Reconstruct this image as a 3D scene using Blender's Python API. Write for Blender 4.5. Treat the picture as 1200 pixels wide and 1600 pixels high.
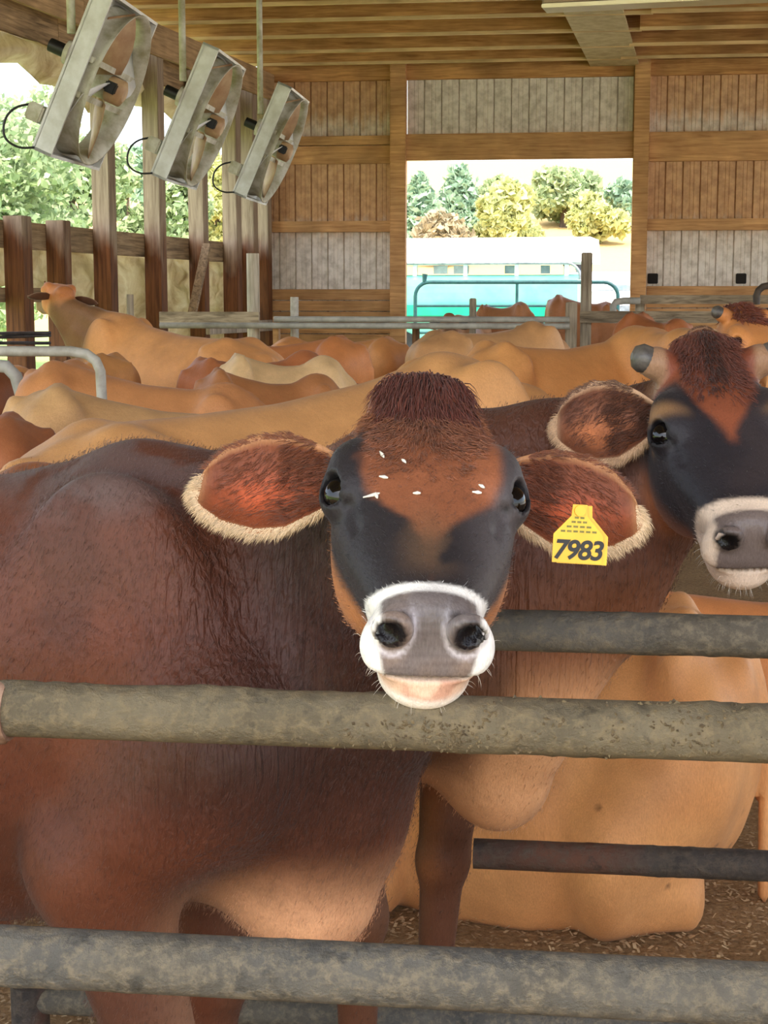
import bpy, bmesh, math, random
import numpy as np
from mathutils import Matrix, Vector

for o in list(bpy.data.objects): bpy.data.objects.remove(o, do_unlink=True)
SC = bpy.context.scene
COL = SC.collection
random.seed(7); RNG = np.random.default_rng(11)

# ------------------------------------------------------------------ camera
F = 2430.0                    # focal length in pixels of the 1200 x 1600 frame
CAMZ = 1.40
PITCH = math.radians(7.83)
cam_d = bpy.data.cameras.new('camera'); cam = bpy.data.objects.new('camera', cam_d); COL.objects.link(cam)
cam_d.sensor_fit = 'HORIZONTAL'; cam_d.sensor_width = 36.0; cam_d.lens = 36.0 * F / 1200.0
cam_d.clip_start = 0.05; cam_d.clip_end = 1000
cam.location = (0, 0, CAMZ); cam.rotation_euler = (math.pi / 2 - PITCH, 0, 0)
SC.camera = cam

# ------------------------------------------------------------------ sky, sun, exposure
world = bpy.data.worlds.new('sky'); SC.world = world; world.use_nodes = True
wn = world.node_tree.nodes; wl = world.node_tree.links; wn.clear()
sky = wn.new('ShaderNodeTexSky'); sky.sky_type = 'NISHITA'; sky.sun_disc = False
sky.sun_elevation = math.radians(52); sky.sun_rotation = math.radians(200); sky.air_density = 1.0; sky.dust_density = 2.5; sky.ozone_density = 1.0
mixw = wn.new('ShaderNodeMix'); mixw.data_type = 'RGBA'; mixw.inputs[0].default_value = 0.45
hs = wn.new('ShaderNodeRGB'); hs.outputs[0].default_value = (3.2, 3.3, 3.35, 1)
bg = wn.new('ShaderNodeBackground'); bg.inputs[1].default_value = 0.62
wo = wn.new('ShaderNodeOutputWorld')
wl.new(sky.outputs[0], mixw.inputs[6]); wl.new(hs.outputs[0], mixw.inputs[7]); wl.new(mixw.outputs[2], bg.inputs[0]); wl.new(bg.outputs[0], wo.inputs[0])
sun_d = bpy.data.lights.new('sun', 'SUN'); sun = bpy.data.objects.new('sun', sun_d); COL.objects.link(sun)
sun_d.energy = 5.0; sun_d.angle = math.radians(1.0); sun_d.color = (1.0, 0.95, 0.86)
sun.location = (8, -10, 20)
sun.rotation_euler = Vector((-0.35, 0.62, -0.95)).to_track_quat('-Z', 'Y').to_euler()
vs = SC.view_settings
vs.view_transform = 'Standard'; vs.look = 'None'; vs.gamma = 1.0; vs.use_curve_mapping = False
vs.exposure = 0.55

# ------------------------------------------------------------------ helpers
CP, SP = math.cos(PITCH), math.sin(PITCH)
def P(px, py, Y):
    """the place in the barn seen at pixel (px, py) at distance Y in front of the camera"""
    u = (px - 600) / F; v = (800 - py) / F
    d = Vector((u, CP + v * SP, -SP + v * CP)); d *= Y / d.y
    return Vector((0, 0, CAMZ)) + d
def lin(c):
    c = [x / 255.0 for x in c[:3]]
    return tuple((x / 12.92 if x <= .04045 else ((x + .055) / 1.055) ** 2.4) for x in c)
def lin4(c): return lin(c) + (1.0,)

def tag(o, label=None, cat=None, group=None, kind=None):
    if label: o['label'] = label
    if cat: o['category'] = cat
    if group: o['group'] = group
    if kind: o['kind'] = kind
    return o
def empty(name, loc=(0, 0, 0), rz=0, label=None, cat=None, group=None, kind=None, parent=None):
    o = bpy.data.objects.new(name, None); COL.objects.link(o); o.empty_display_size = .1
    o.location = loc; o.rotation_euler = (0, 0, rz)
    if parent: o.parent = parent
    return tag(o, label, cat, group, kind)
def link(name, me, mat=None, parent=None, loc=None, rot=None, smooth=False):
    o = bpy.data.objects.new(name, me); COL.objects.link(o)
    if mat and not me.materials: me.materials.append(mat)
    if smooth and len(me.polygons): me.polygons.foreach_set('use_smooth', [True] * len(me.polygons))
    if parent: o.parent = parent
    if loc is not None: o.location = loc
    if rot is not None: o.rotation_euler = rot
    return o
def mesh_from(name, verts, faces):
    me = bpy.data.meshes.new(name); me.from_pydata([tuple(v) for v in verts], [], faces); me.validate(); me.update(); return me
class MB:
    """collects the shapes of ONE part"""
    def __init__(s): s.v = []; s.f = []; s.sm = []
    def add(s, vs, fs, sm=False):
        n = len(s.v); s.v += [tuple(v) for v in vs]; s.f += [tuple(n + i for i in f) for f in fs]; s.sm += [sm] * len(fs); return s
    def box(s, x0, x1, y0, y1, z0, z1, bev=0.0):
        if bev <= 0:
            vs = [(x, y, z) for x in (x0, x1) for y in (y0, y1) for z in (z0, z1)]
            fs = [(0, 1, 3, 2), (4, 6, 7, 5), (0, 4, 5, 1), (2, 3, 7, 6), (0, 2, 6, 4), (1, 5, 7, 3)]
            return s.add(vs, fs)
        bm = bmesh.new(); bmesh.ops.create_cube(bm, size=1.0)
        for v in bm.verts: v.co = Vector(((x0 + x1) / 2 + v.co.x * (x1 - x0), (y0 + y1) / 2 + v.co.y * (y1 - y0), (z0 + z1) / 2 + v.co.z * (z1 - z0)))
        bmesh.ops.bevel(bm, geom=list(bm.edges), offset=bev, segments=2, affect='EDGES')
        bm.verts.index_update(); s.add([v.co[:] for v in bm.verts], [tuple(v.index for v in f.verts) for f in bm.faces]); bm.free(); return s
    def beam(s, a, b, w, h, up=(0, 0, 1)):
        a, b = Vector(a), Vector(b); d = (b - a).normalized(); u = Vector(up); r = d.cross(u).normalized(); u = r.cross(d)
        vs = []
        for q in (a, b):
            for i, j in ((-1, -1), (1, -1), (1, 1), (-1, 1)): vs.append(q + r * (i * w / 2) + u * (j * h / 2))
        return s.add(vs, [(0, 3, 2, 1), (4, 5, 6, 7), (0, 1, 5, 4), (1, 2, 6, 5), (2, 3, 7, 6), (3, 0, 4, 7)])
    def tube(s, pts, r, n=12, cap=True):
        pts = [Vector(p) for p in pts]; rs = r if isinstance(r, (list, tuple)) else [r] * len(pts)
        t0 = (pts[1] - pts[0]).normalized(); ref = Vector((0, 0, 1)) if abs(t0.z) < .9 else Vector((1, 0, 0))
        rings = []; u = (ref - t0 * ref.dot(t0)).normalized(); vs = []
        for i, p in enumerate(pts):
            t = (pts[min(i + 1, len(pts) - 1)] - pts[max(i - 1, 0)]).normalized()
            u = (u - t * u.dot(t)).normalized(); w = t.cross(u)
            for k in range(n):
                a = 2 * math.pi * k / n; vs.append(p + (u * math.cos(a) + w * math.sin(a)) * rs[i])
        fs = []
        for i in range(len(pts) - 1):
            for k in range(n):
                fs.append((i * n + k, i * n + (k + 1) % n, (i + 1) * n + (k + 1) % n, (i + 1) * n + k))
        s.add(vs, fs, True)
        if cap:
            m = len(pts) - 1
            s.add(vs[:n], [tuple(range(n - 1, -1, -1))]); s.add(vs[m * n:], [tuple(range(n))])
        return s
    def build(s, name, mat=None, parent=None, loc=None, rot=None):
        me = mesh_from(name, s.v, s.f)
        if len(me.polygons) == len(s.sm): me.polygons.foreach_set('use_smooth', s.sm)
        return link(name, me, mat, parent, loc, rot)
def arc(c, r, a0, a1, n, ax=(1, 0, 0), ay=(0, 0, 1)):
    c, ax, ay = Vector(c), Vector(ax), Vector(ay)
    return [c + ax * (r * math.cos(a0 + (a1 - a0) * i / n)) + ay * (r * math.sin(a0 + (a1 - a0) * i / n)) for i in range(n + 1)]

# ------------------------------------------------------------------ materials
class NT:
    def __init__(s, name):
        s.m = bpy.data.materials.new(name); s.m.use_nodes = True; s.n = s.m.node_tree.nodes; s.l = s.m.node_tree.links
        s.b = s.n['Principled BSDF']; s.out = s.n['Material Output']
    def new(s, t, **kw):
        n = s.n.new(t)
        for k, v in kw.items(): setattr(n, k, v)
        return n
    def co(s, scale=(1, 1, 1), src='Object', loc=(0, 0, 0)):
        t = s.new('ShaderNodeTexCoord'); m = s.new('ShaderNodeMapping'); m.inputs['Scale'].default_value = scale; m.inputs['Location'].default_value = loc
        s.l.new(t.outputs[src], m.inputs[0])
        return m.outputs[0]
    def rnd(s, vec):
        """offset texture space per object"""
        oi = s.new('ShaderNodeObjectInfo'); mu = s.new('ShaderNodeMath', operation='MULTIPLY'); mu.inputs[1].default_value = 37.0
        s.l.new(oi.outputs['Random'], mu.inputs[0]); ad = s.new('ShaderNodeVectorMath', operation='ADD')
        s.l.new(vec, ad.inputs[0]); s.l.new(mu.outputs[0], ad.inputs[1]); return ad.outputs[0]
    def noise(s, vec, scale=5, detail=4, rough=.55, dist=0):
        n = s.new('ShaderNodeTexNoise'); n.inputs['Scale'].default_value = scale; n.inputs['Detail'].default_value = detail
        n.inputs['Roughness'].default_value = rough; n.inputs['Distortion'].default_value = dist
        s.l.new(vec, n.inputs['Vector']); return n.outputs['Fac']
    def ramp(s, fac, stops):
        r = s.new('ShaderNodeValToRGB'); e = r.color_ramp.elements
        while len(e) < len(stops): e.new(.5)
        for i, (p, c) in enumerate(stops): e[i].position = p; e[i].color = c if len(c) == 4 else tuple(c) + (1,)
        s.l.new(fac, r.inputs[0]); return r.outputs[0]
    def mix(s, fac, a, b, mode='MIX'):
        m = s.new('ShaderNodeMix', data_type='RGBA', blend_type=mode)
        for i, x in ((0, fac), (6, a), (7, b)):
            if hasattr(x, 'links'): s.l.new(x, m.inputs[i])
            else: m.inputs[i].default_value = x
        return m.outputs[2]
    def bump(s, h, strength=.3, dist=.01):
        b = s.new('ShaderNodeBump'); b.inputs['Strength'].default_value = strength; b.inputs['Distance'].default_value = dist
        s.l.new(h, b.inputs['Height'])
        if s.b.inputs['Normal'].links: s.l.new(s.b.inputs['Normal'].links[0].from_socket, b.inputs['Normal'])
        s.l.new(b.outputs[0], s.b.inputs['Normal'])
    def set(s, col=None, rough=.6, metal=0.0, spec=.5):
        if col is not None:
            if hasattr(col, 'links'): s.l.new(col, s.b.inputs['Base Color'])
            else: s.b.inputs['Base Color'].default_value = col
        s.b.inputs['Roughness'].default_value = rough; s.b.inputs['Metallic'].default_value = metal; s.b.inputs['Specular IOR Level'].default_value = spec
        return s.m
MATS = {}
def wood(name, dark, light, axis=0, rough=.75):
    if name in MATS: return MATS[name]
    t = NT(name); sc = [14, 14, 14]; sc[axis] = .9
    v = t.rnd(t.co(tuple(sc))); g = t.noise(v, 2.2, 6, .6, .6)
    sc2 = [1.2] * 3; v2 = t.rnd(t.co(tuple(sc2))); g2 = t.noise(v2, 1.6, 3, .5)
    c = t.ramp(g, [(.3, lin4(dark)), (.62, lin4(light))])
    c2 = t.ramp(g2, [(.3, (.62, .6, .58, 1)), (.7, (1.12, 1.1, 1.08, 1))])
    c = t.mix(1.0, c, c2, 'MULTIPLY')
    oi = t.new('ShaderNodeObjectInfo'); vr = t.ramp(oi.outputs['Random'], [(0, (.86, .86, .86, 1)), (1, (1.1, 1.1, 1.1, 1))])
    c = t.mix(1.0, c, vr, 'MULTIPLY')
    t.bump(g, .35, .006); MATS[name] = t.set(c, rough, 0, .25); return MATS[name]
def plain(name, col, col2=None, scale=6, rough=.6, metal=0.0, bump=.0, spec=.5, detail=5, stretch=(1, 1, 1), p0=.35, p1=.65):
    if name in MATS: return MATS[name]
    t = NT(name); v = t.rnd(t.co(stretch)); g = t.noise(v, scale, detail, .6)
    c = t.ramp(g, [(p0, lin4(col)), (p1, lin4(col2 or [x * .85 for x in col]))])
    if bump: t.bump(g, bump, .01)
    MATS[name] = t.set(c, rough, metal, spec); return MATS[name]
# ================================================================== the barn
YAW = math.radians(-7.1); TY = math.tan(-YAW)         # the back wall and every rail run at this angle
BACK = 22.0; EAVE = 4.52
DX, DY = math.cos(YAW), math.sin(YAW)                 # direction along the back wall, to the right
def onback(px, py, off=0.0):
    """pixel -> (local x, local z) on the back wall (off = metres in front of it)"""
    u = (px - 600) / F; Y = (BACK - off) / (1 + TY * u)
    p = P(px, py, Y); return p.x / DX, p.z
M_post = wood('wood_post', (58, 38, 26), (132, 96, 66), 2)
M_girt = wood('wood_girt', (172, 124, 80), (212, 166, 114), 0)
M_joist = wood('wood_joist', (150, 102, 58), (202, 152, 96), 0)
M_grey = wood('wood_grey', (110, 96, 82), (186, 172, 152), 2)
M_greyx = wood('wood_grey_rail', (112, 98, 80), (190, 172, 146), 0)
def sidepost_mat():
    t = NT('wood_side_post'); v = t.rnd(t.co((12, 12, .9))); g = t.noise(v, 2.0, 5, .6, .5); c = t.ramp(g, [(.3, lin4((120, 102, 84))), (.65, lin4((166, 148, 126)))])
    g2 = t.noise(t.rnd(t.co((3, 3, 1.2))), 1.5, 3, .5); sep = t.new('ShaderNodeSeparateXYZ'); t.l.new(t.co(), sep.inputs[0])
    ad = t.new('ShaderNodeMath', operation='ADD'); t.l.new(sep.outputs[2], ad.inputs[0]); t.l.new(g2, ad.inputs[1]); mr = t.new('ShaderNodeMapRange'); mr.inputs[1].default_value = 2.75; mr.inputs[2].default_value = 2.35; t.l.new(ad.outputs[0], mr.inputs[0])
    st = t.ramp(g, [(.3, lin4((70, 40, 24))), (.7, lin4((128, 82, 48)))]); c = t.mix(mr.outputs[0], c, st); t.bump(g, .3, .006); return t.set(c, .75, 0, .25)
M_lpost = sidepost_mat()
M_lrail = wood('wood_side_rail', (104, 84, 62), (176, 150, 116), 1)
M_hole = plain('dark_hole', (20, 16, 13), (30, 24, 18), rough=.9)

def siding_mat():
    t = NT('painted_siding_dirty'); v = t.co((1, 1, 1)); w = t.rnd(t.co((7, 7, .9)))
    streak = t.noise(w, 2.0, 6, .65); spots = t.noise(t.rnd(v), 9, 5, .6)
    sep = t.new('ShaderNodeSeparateXYZ'); t.l.new(v, sep.inputs[0])
    z = t.new('ShaderNodeMath', operation='ADD'); t.l.new(sep.outputs[2], z.inputs[0])
    m = t.new('ShaderNodeMath', operation='MULTIPLY'); m.inputs[1].default_value = .55; t.l.new(streak, m.inputs[0]); t.l.new(m.outputs[0], z.inputs[1])
    d = t.new('ShaderNodeMath', operation='MULTIPLY'); d.inputs[1].default_value = .2; t.l.new(z.outputs[0], d.inputs[0])
    # dust cover by height on the wall (metres x .2): clean low, stained middle, dusty top with a clean strip above the girt
    k = t.ramp(d.outputs[0], [(.0, (.25,) * 3), (.43, (.18,) * 3), (.50, (.3,) * 3), (.56, (.95,) * 3), (.74, (.9,) * 3), (.80, (.35,) * 3), (.84, (.85,) * 3), (1, (1,) * 3)])
    clean = t.ramp(spots, [(.3, lin4((186, 182, 172))), (.6, lin4((232, 230, 224)))])
    dirt = t.ramp(spots, [(.3, lin4((168, 122, 80))), (.65, lin4((208, 160, 110)))])
    c = t.mix(k, clean, dirt); t.bump(spots, .1, .004)
    return t.set(c, .6, 0, .3)
M_siding = siding_mat()

# back wall ---------------------------------------------------------
wall_back = empty('wall_back', (0, BACK, 0), YAW, kind='structure')
strip_w = .232; cache = {}
def strip_mesh(h):
    k = round(h, 2)
    if k not in cache:
        m = MB(); w = strip_w / 2 - .012
        prof = [(-w - .014, .028), (-w - .002, .0), (-w * .34, 0), (-w * .30, .006), (-w * .2, .006), (-w * .16, 0), (w * .16, 0), (w * .2, .006), (w * .3, .006), (w * .34, 0), (w, 0), (w + .004, .028), (w + .016, .028)]
        vs = [(x, y, z) for z in (0, h) for x, y in prof]; n = len(prof)
        m.add(vs, [(i, i + 1, n + i + 1, n + i) for i in range(n - 1)])
        cache[k] = mesh_from('siding_strip', m.v, m.f); cache[k].materials.append(M_siding)
    return cache[k]
def siding(x0, x1, z0, z1):
    n = max(1, round((x1 - x0) / strip_w))
    for i in range(n):
        x = x0 + (i + .5) * (x1 - x0) / n
        o = link('siding_strip', strip_mesh(z1 - z0), M_siding, wall_back, (x, 0.0, z0)); o.scale.x = (x1 - x0) / n / strip_w
xl = onback(411, 300)[0]; xp1, xp1b = onback(614, 300)[0], onback(636, 300)[0]; xp2, xp2b = onback(990, 300)[0], onback(1012, 300)[0]; xr = 9.0
ztop = EAVE
zlint0, zlint1 = onback(800, 250)[1], onback(800, 209)[1]
siding(xl, xp1, 0.0, ztop + .3); siding(xp1b, xp2, zlint1, ztop + .3); siding(xp2b, xr, 0.0, ztop + .3)
def wbox(name, x0, x1, z0, z1, y0, y1, mat): return MB().box(x0, x1, y0, y1, z0, z1, .008).build(name, mat, wall_back)
zz = lambda px, py: onback(px, py)[1]
wbox('lintel', xp1, xp2b, zlint0, zlint1, -.14, -.02, M_girt)
wbox('girt', xl, xp1, zz(500, 257), zz(500, 229), -.05, -.004, M_girt)
wbox('girt', xl, xp1, zz(500, 228), zz(500, 214), -.1, -.004, M_girt)
wbox('girt', xl, xp1, zz(500, 363), zz(500, 346), -.1, -.004, M_girt)
wbox('girt', xp2b, xr, zz(1100, 252), zz(1100, 206), -.1, -.004, M_girt)
wbox('girt', xp2b, xr, zz(1100, 360), zz(1100, 342), -.1, -.004, M_girt)
zk = [452, 470, 487, 505, 522, 541, 565]
for i in range(len(zk) - 1):
    wbox('kick_plank', xl, xp1 - .01, zz(500, zk[i + 1]) + .012, zz(500, zk[i]), -.07 - .012 * (i % 2), -.004, M_girt)
zk = [447, 463, 482, 500, 520, 545]
for i in range(len(zk) - 1):
    wbox('kick_plank', xp2b + .01, xr, zz(1100, zk[i + 1]) + .012, zz(1100, zk[i]), -.07 - .012 * (i % 2), -.004, M_girt)
for a, b in ((xp1, xp1b), (xp2, xp2b)): wbox('post', a - .02, b, 0, ztop + .27, -.2, .0, M_girt)
wbox('post', xp2 - .03, xp2 + .0, zlint1, ztop, -.12, -.01, M_post)
wbox('post', xl - .12, xl + .06, 0, ztop, -.22, .0, M_post)
for px in (1020, 1158):
    x, z = onback(px, 433); wbox('vent_hole', x - .07, x + .07, z - .09, z + .05, -.03, -.012, M_hole)
wbox('top_plate', xl, xr, EAVE - .16, EAVE + .05, -.09, -.004, M_joist)

# joists of the ceiling --------------------------------------------
ceiling = empty('ceiling', (0, 0, 0), 0, kind='structure')
M_lit_edge = wood('wood_lit_edge', (206, 172, 120), (232, 200, 150), 0)  # added strips coloured pale to stand for light along the joists' bottom edges
def backline(Y0, x): return Vector((x, Y0 - TY * x, 0))
ys = [21.3, 20.25, 19.1, 18.0, 17.0, 16.1, 15.1, 14.0, 12.9, 11.8, 10.7, 9.6, 8.5, 7.4, 6.3, 5.2, 4.1, 3.0, 1.9, .8, -.3, -1.4]
jx0, jx1 = -7.5, 3.35
jm = MB().box(0, 1, -.022, .022, 0, .27).v
for i, Y in enumerate(ys):
    xs0 = -7.308 + .254 * Y - .3
    a = backline(Y, xs0); mid = backline(Y, 2.05 + .05 * Y)
    L = (mid - a).length
    MB().box(0, L, -.022, .022, 0, .26).build('joist', M_joist, ceiling, (a.x, a.y, EAVE), (0, 0, YAW))
    b = backline(Y - .18, 2.0 + .05 * Y); L2 = (backline(Y, 12.0) - b).length
    MB().box(0, L2, -.022, .022, 0, .26).build('joist', M_joist, ceiling, (b.x, b.y, EAVE - .02), (0, 0, YAW))
    MB().box(0, L, -.03, .03, -.035, 0).build('joist_lit_edge', M_lit_edge, ceiling, (a.x, a.y, EAVE), (0, 0, YAW))
    MB().box(0, L2, -.03, .03, -.035, 0).build('joist_lit_edge', M_lit_edge, ceiling, (b.x, b.y, EAVE - .02), (0, 0, YAW))
M_deck = plain('roof_sheet', (120, 96, 70), (88, 68, 48), 4, .7, bump=.1, stretch=(.4, 3, 1))
dk = MB(); dk.add([(-8.2, -1.8, EAVE + .27), (12, -3.4, EAVE + .27), (12, 21.2, EAVE + .27), (-2.0, 22.6, EAVE + .27)], [(0, 1, 2, 3)])
dk.add([(-8.2, -1.8, EAVE + .31), (12, -3.4, EAVE + .31), (12, 21.2, EAVE + .31), (-2.0, 22.6, EAVE + .31)], [(3, 2, 1, 0)])
dk.build('roof_deck', M_deck, ceiling)
# the girder carrying the laps, running down the barn
M_gird = plain('dusty_girder', (196, 176, 132), (168, 146, 104), 7, .8, bump=.15)
g = MB(); ga, gb = P(898, 66, 18.6), P(962, 121, 21.9)
a0 = P(925, 121, 21.9); b0 = P(1000, 121, 21.9); dirn = Vector((.205, 1, 0))
def gx(p, Y): return Vector((p.x + dirn.x * (Y - p.y), Y, 0))
q = []
for Y in (21.9, -1.0):
    for pp in (a0, b0): q.append(gx(pp, Y))
g.add([(q[0].x, q[0].y, EAVE - .03), (q[1].x, q[1].y, EAVE - .03), (q[3].x, q[3].y, EAVE - .03), (q[2].x, q[2].y, EAVE - .03),
       (q[0].x, q[0].y, EAVE + .0), (q[1].x, q[1].y, EAVE + .0), (q[3].x, q[3].y, EAVE + .0), (q[2].x, q[2].y, EAVE + .0)],
      [(0, 1, 2, 3), (7, 6, 5, 4), (0, 4, 5, 1), (1, 5, 6, 2), (2, 6, 7, 3), (3, 7, 4, 0)])
g.build('girder_plate', M_gird, ceiling)

# left wall: posts, sill rail, header, curtains ---------------------
SL = .254; S0 = -7.308                 # the side wall stands on X = S0 + SL*Y
SANG = -math.atan(SL)
def sideY(px): return -S0 / (SL - (px - 600) / F)
def onside(px, py, off=0.0):
    Y = sideY(px); p = P(px, py, Y); return p
wall_left = empty('wall_left', (0, 0, 0), 0, kind='structure')
zrail1 = onside(176, 359).z; zrail0 = zrail1 - .26
def sidebox(name, Ya, Yb, z0, z1, t0, t1, mat):
    a = Vector((S0 + SL * Ya, Ya, 0)); L = (Yb - Ya) * math.sqrt(1 + SL * SL)
    return MB().box(t0, t1, 0, L, z0, z1, .006).build(name, mat, wall_left, a, (0, 0, SANG))
for px, w, top in ((30, 34, 341), (93, 26, 348), (165, 28, None), (243, 27, None), (310, 23, None), (362, 24, None), (388, 22, None), (410, 18, None)):
    Y = sideY(px); wd = w / F * Y * .92
    z1 = onside(px, top).z + .02 if top else 4.15
    sidebox('post', Y - wd / 2, Y + wd / 2, 0, z1, -.06, .14, M_lpost)
for Y in (13.2, 11.6, 10.0, 8.0, 6.0): sidebox('post', Y - .1, Y + .1, 0, 4.15, -.06, .14, M_lpost)
M_head = wood('wood_header', (150, 122, 88), (196, 164, 122), 1)
for Ya, Yb in ((4.0, 10.0), (10.0, 16.2), (16.2, 22.1)):
    sidebox('sill_rail', Ya, Yb, zrail0, zrail1, -.12, -.06, M_lrail)
    sidebox('header_beam', Ya, Yb, 4.1, 4.45, .14, .19, M_head)
    sidebox('header_beam', Ya, Yb, 3.9, 4.2, -.16, -.1, M_lrail)
sidebox('low_plank', 4, 15.6, 1.36, 1.50, -.12, -.06, M_lrail)
sidebox('low_plank', 19.5, 22, .95, 1.1, .14, .2, M_grey)
MB().beam(onside(278, 497) + Vector((.16, 0, 0)), onside(303, 382) + Vector((.16, 0, 0)), .1, .05).build('brace', M_lrail, wall_left)

def tarp_mat():
    t = NT('curtain_tarp'); v = t.rnd(t.co((1, 1, 1))); n = t.noise(v, 3, 6, .65, .8); n2 = t.noise(t.rnd(t.co((1, 1, 5))), 3, 4, .6, .5)
    c = t.ramp(n, [(.25, lin4((168, 144, 108))), (.5, lin4((212, 196, 166))), (.75, lin4((236, 226, 206)))])
    t.bump(n2, .6, .03); m = t.set(c, .65, 0, .2)
    tr = t.new('ShaderNodeBsdfTranslucent'); t.l.new(c, tr.inputs[0]); mx = t.new('ShaderNodeMixShader'); mx.inputs[0].default_value = .45
    t.l.new(t.b.outputs[0], mx.inputs[1]); t.l.new(tr.outputs[0], mx.inputs[2]); t.l.new(mx.outputs[0], t.out.inputs[0]); return m
M_tarp = tarp_mat()
def vnoise(p, seed=0):
    """smooth value noise in [0,1] for an (n,3) array"""
    p = np.asarray(p, np.float32); i = np.floor(p).astype(np.int64); f = (p - i).astype(np.float32); f = f * f * (3 - 2 * f)
    def h(a, b, c):
        n = (a * 374761393 + b * 668265263 + c * 2147483647 + seed * 974711) & 0xffffffff
        n = ((n ^ (n >> 13)) * 1274126177) & 0xffffffff
        return ((n ^ (n >> 16)) & 0xffff).astype(np.float32) / 65535.0
    x, y, z = i[:, 0], i[:, 1], i[:, 2]; r = 0
    for dx in (0, 1):
        for dy in (0, 1):
            for dz in (0, 1):
                w = (f[:, 0] if dx else 1 - f[:, 0]) * (f[:, 1] if dy else 1 - f[:, 1]) * (f[:, 2] if dz else 1 - f[:, 2])
                r = r + w * h(x + dx, y + dy, z + dz)
    return r
def fbm(p, seed=0, oct=3):
    p = np.asarray(p, np.float32); s = 0; a = .5; t = 0
    for k in range(oct): s = s + a * vnoise(p * 2 ** k, seed + k); t += a; a *= .5
    return s / t
def drape(name, Ya, Yb, ztop, zbot_fn, seed, parent, off=-.15, thick=.05, bulge=.1, nu=60, nv=18):
    U, V = np.meshgrid(np.linspace(0, 1, nu), np.linspace(0, 1, nv), indexing='ij')
    Y = Ya + (Yb - Ya) * U; zb = zbot_fn(Y); Z = ztop + (zb - ztop) * V
    n = fbm(np.stack([Y.ravel() * 2.2, Z.ravel() * 7, 0 * Y.ravel() + seed], 1), seed, 3).reshape(U.shape) - .5
    T = off + bulge * np.sin(V * math.pi) * .6 + n * .22
    X = S0 + SL * Y + T
    vs = np.stack([X, Y, Z], -1).reshape(-1, 3)
    fs = [(i * nv + j, i * nv + j + 1, (i + 1) * nv + j + 1, (i + 1) * nv + j) for i in range(nu - 1) for j in range(nv - 1)]
    me = mesh_from(name, vs, fs); o = link(name, me, M_tarp, parent, smooth=True)
    md = o.modifiers.new('thick', 'SOLIDIFY'); md.thickness = .012
    return o
c1 = drape('side_curtain', 5, 21.8, 3.95, lambda Y: 3.5 + .1 * np.sin(Y * 2.1) + .06 * np.sin(Y * 5) + .012 * (Y - 14), 3, None, -.24, bulge=.3)
tag(c1, 'dirty white curtain rolled up along the top of the open side wall', 'curtain')
c2 = drape('side_curtain', 5, 21.8, zrail0 + .04, lambda Y: 1.46 - np.clip((Y - 15.6) * .3, 0, .75) + .1 * np.sin(Y * 3) + .05 * np.sin(Y * 9), 8, None, -.2, nu=120, nv=26)
tag(c2, 'sagging tan curtain hanging below the sill rail of the open side wall', 'curtain')

# floor --------------------------------------------------------------
def bed_mat():
    t = NT('bedding'); v = t.co((1, 1, 1)); n = t.noise(v, 3, 6, .7); n2 = t.noise(v, 60, 5, .7)
    c = t.mix(n, lin4((122, 94, 64)), lin4((196, 164, 122))); c2 = t.ramp(n2, [(.3, (.5, .48, .46, 1)), (.7, (1.25, 1.22, 1.15, 1))])
    c = t.mix(1.0, c, c2, 'MULTIPLY'); t.bump(n2, .8, .02); return t.set(c, .9, 0, .1)
M_bed = bed_mat()
fl = MB(); fl.add([(-8.6, -3, 0), (12, -3, 0), (12, 22.2, 0), (-1.6, 22.2, 0), (-8.6, -3, -.1), (12, -3, -.1), (12, 22.2, -.1), (-1.6, 22.2, -.1)],
    [(0, 1, 2, 3), (7, 6, 5, 4), (0, 4, 5, 1), (1, 5, 6, 2), (2, 6, 7, 3), (3, 7, 4, 0)])
tag(fl.build('floor', M_bed), kind='structure')
# ================================================================== outdoors
def ground_mat():
    t = NT('field_grass'); v = t.co((1, 1, 1)); n = t.noise(v, .25, 6, .6); n2 = t.noise(v, 6, 5, .7)
    sep = t.new('ShaderNodeSeparateXYZ'); t.l.new(v, sep.inputs[0])
    g = t.mix(n, lin4((150, 176, 92)), lin4((176, 190, 120))); 
    s = t.mix(n2, lin4((196, 160, 98)), lin4((212, 180, 122)))
    mr = t.new('ShaderNodeMapRange'); mr.inputs[1].default_value = 42; mr.inputs[2].default_value = 47; t.l.new(sep.outputs[1], mr.inputs[0])
    c = t.mix(mr.outputs[0], g, s)
    gr = t.mix(n2, lin4((190, 184, 170)), lin4((214, 208, 196)))     # gravel yard by the barn
    m2 = t.new('ShaderNodeMath', operation='GREATER_THAN'); m2.inputs[1].default_value = 0.2; t.l.new(sep.outputs[0], m2.inputs[0])
    m3 = t.new('ShaderNodeMath', operation='LESS_THAN'); m3.inputs[1].default_value = 42; t.l.new(sep.outputs[1], m3.inputs[0])
    m4 = t.new('ShaderNodeMath', operation='MULTIPLY'); t.l.new(m2.outputs[0], m4.inputs[0]); t.l.new(m3.outputs[0], m4.inputs[1])
    c = t.mix(m4.outputs[0], c, gr); t.bump(n2, .5, .05); return t.set(c, .95, 0, .1)
M_ground = ground_mat()
def hgt(x, y):
    r = np.clip((y - 26) / 60.0, 0, 4.0); r2 = np.clip((-x - 12) / 60.0, 0, 3)
    return -.12 + 6.1 * r * np.clip(r, 0.25, 1) + 4.0 * r2 * (y > -50)
gx_, gy_ = np.meshgrid(np.linspace(-130, 130, 66), np.linspace(-60, 260, 81), indexing='ij')
gz_ = hgt(gx_, gy_)
n1 = gx_.shape[1]
gme = mesh_from('ground', np.stack([gx_, gy_, gz_], -1).reshape(-1, 3), [(i * n1 + j, (i + 1) * n1 + j, (i + 1) * n1 + j + 1, i * n1 + j + 1) for i in range(65) for j in range(80)])
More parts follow.
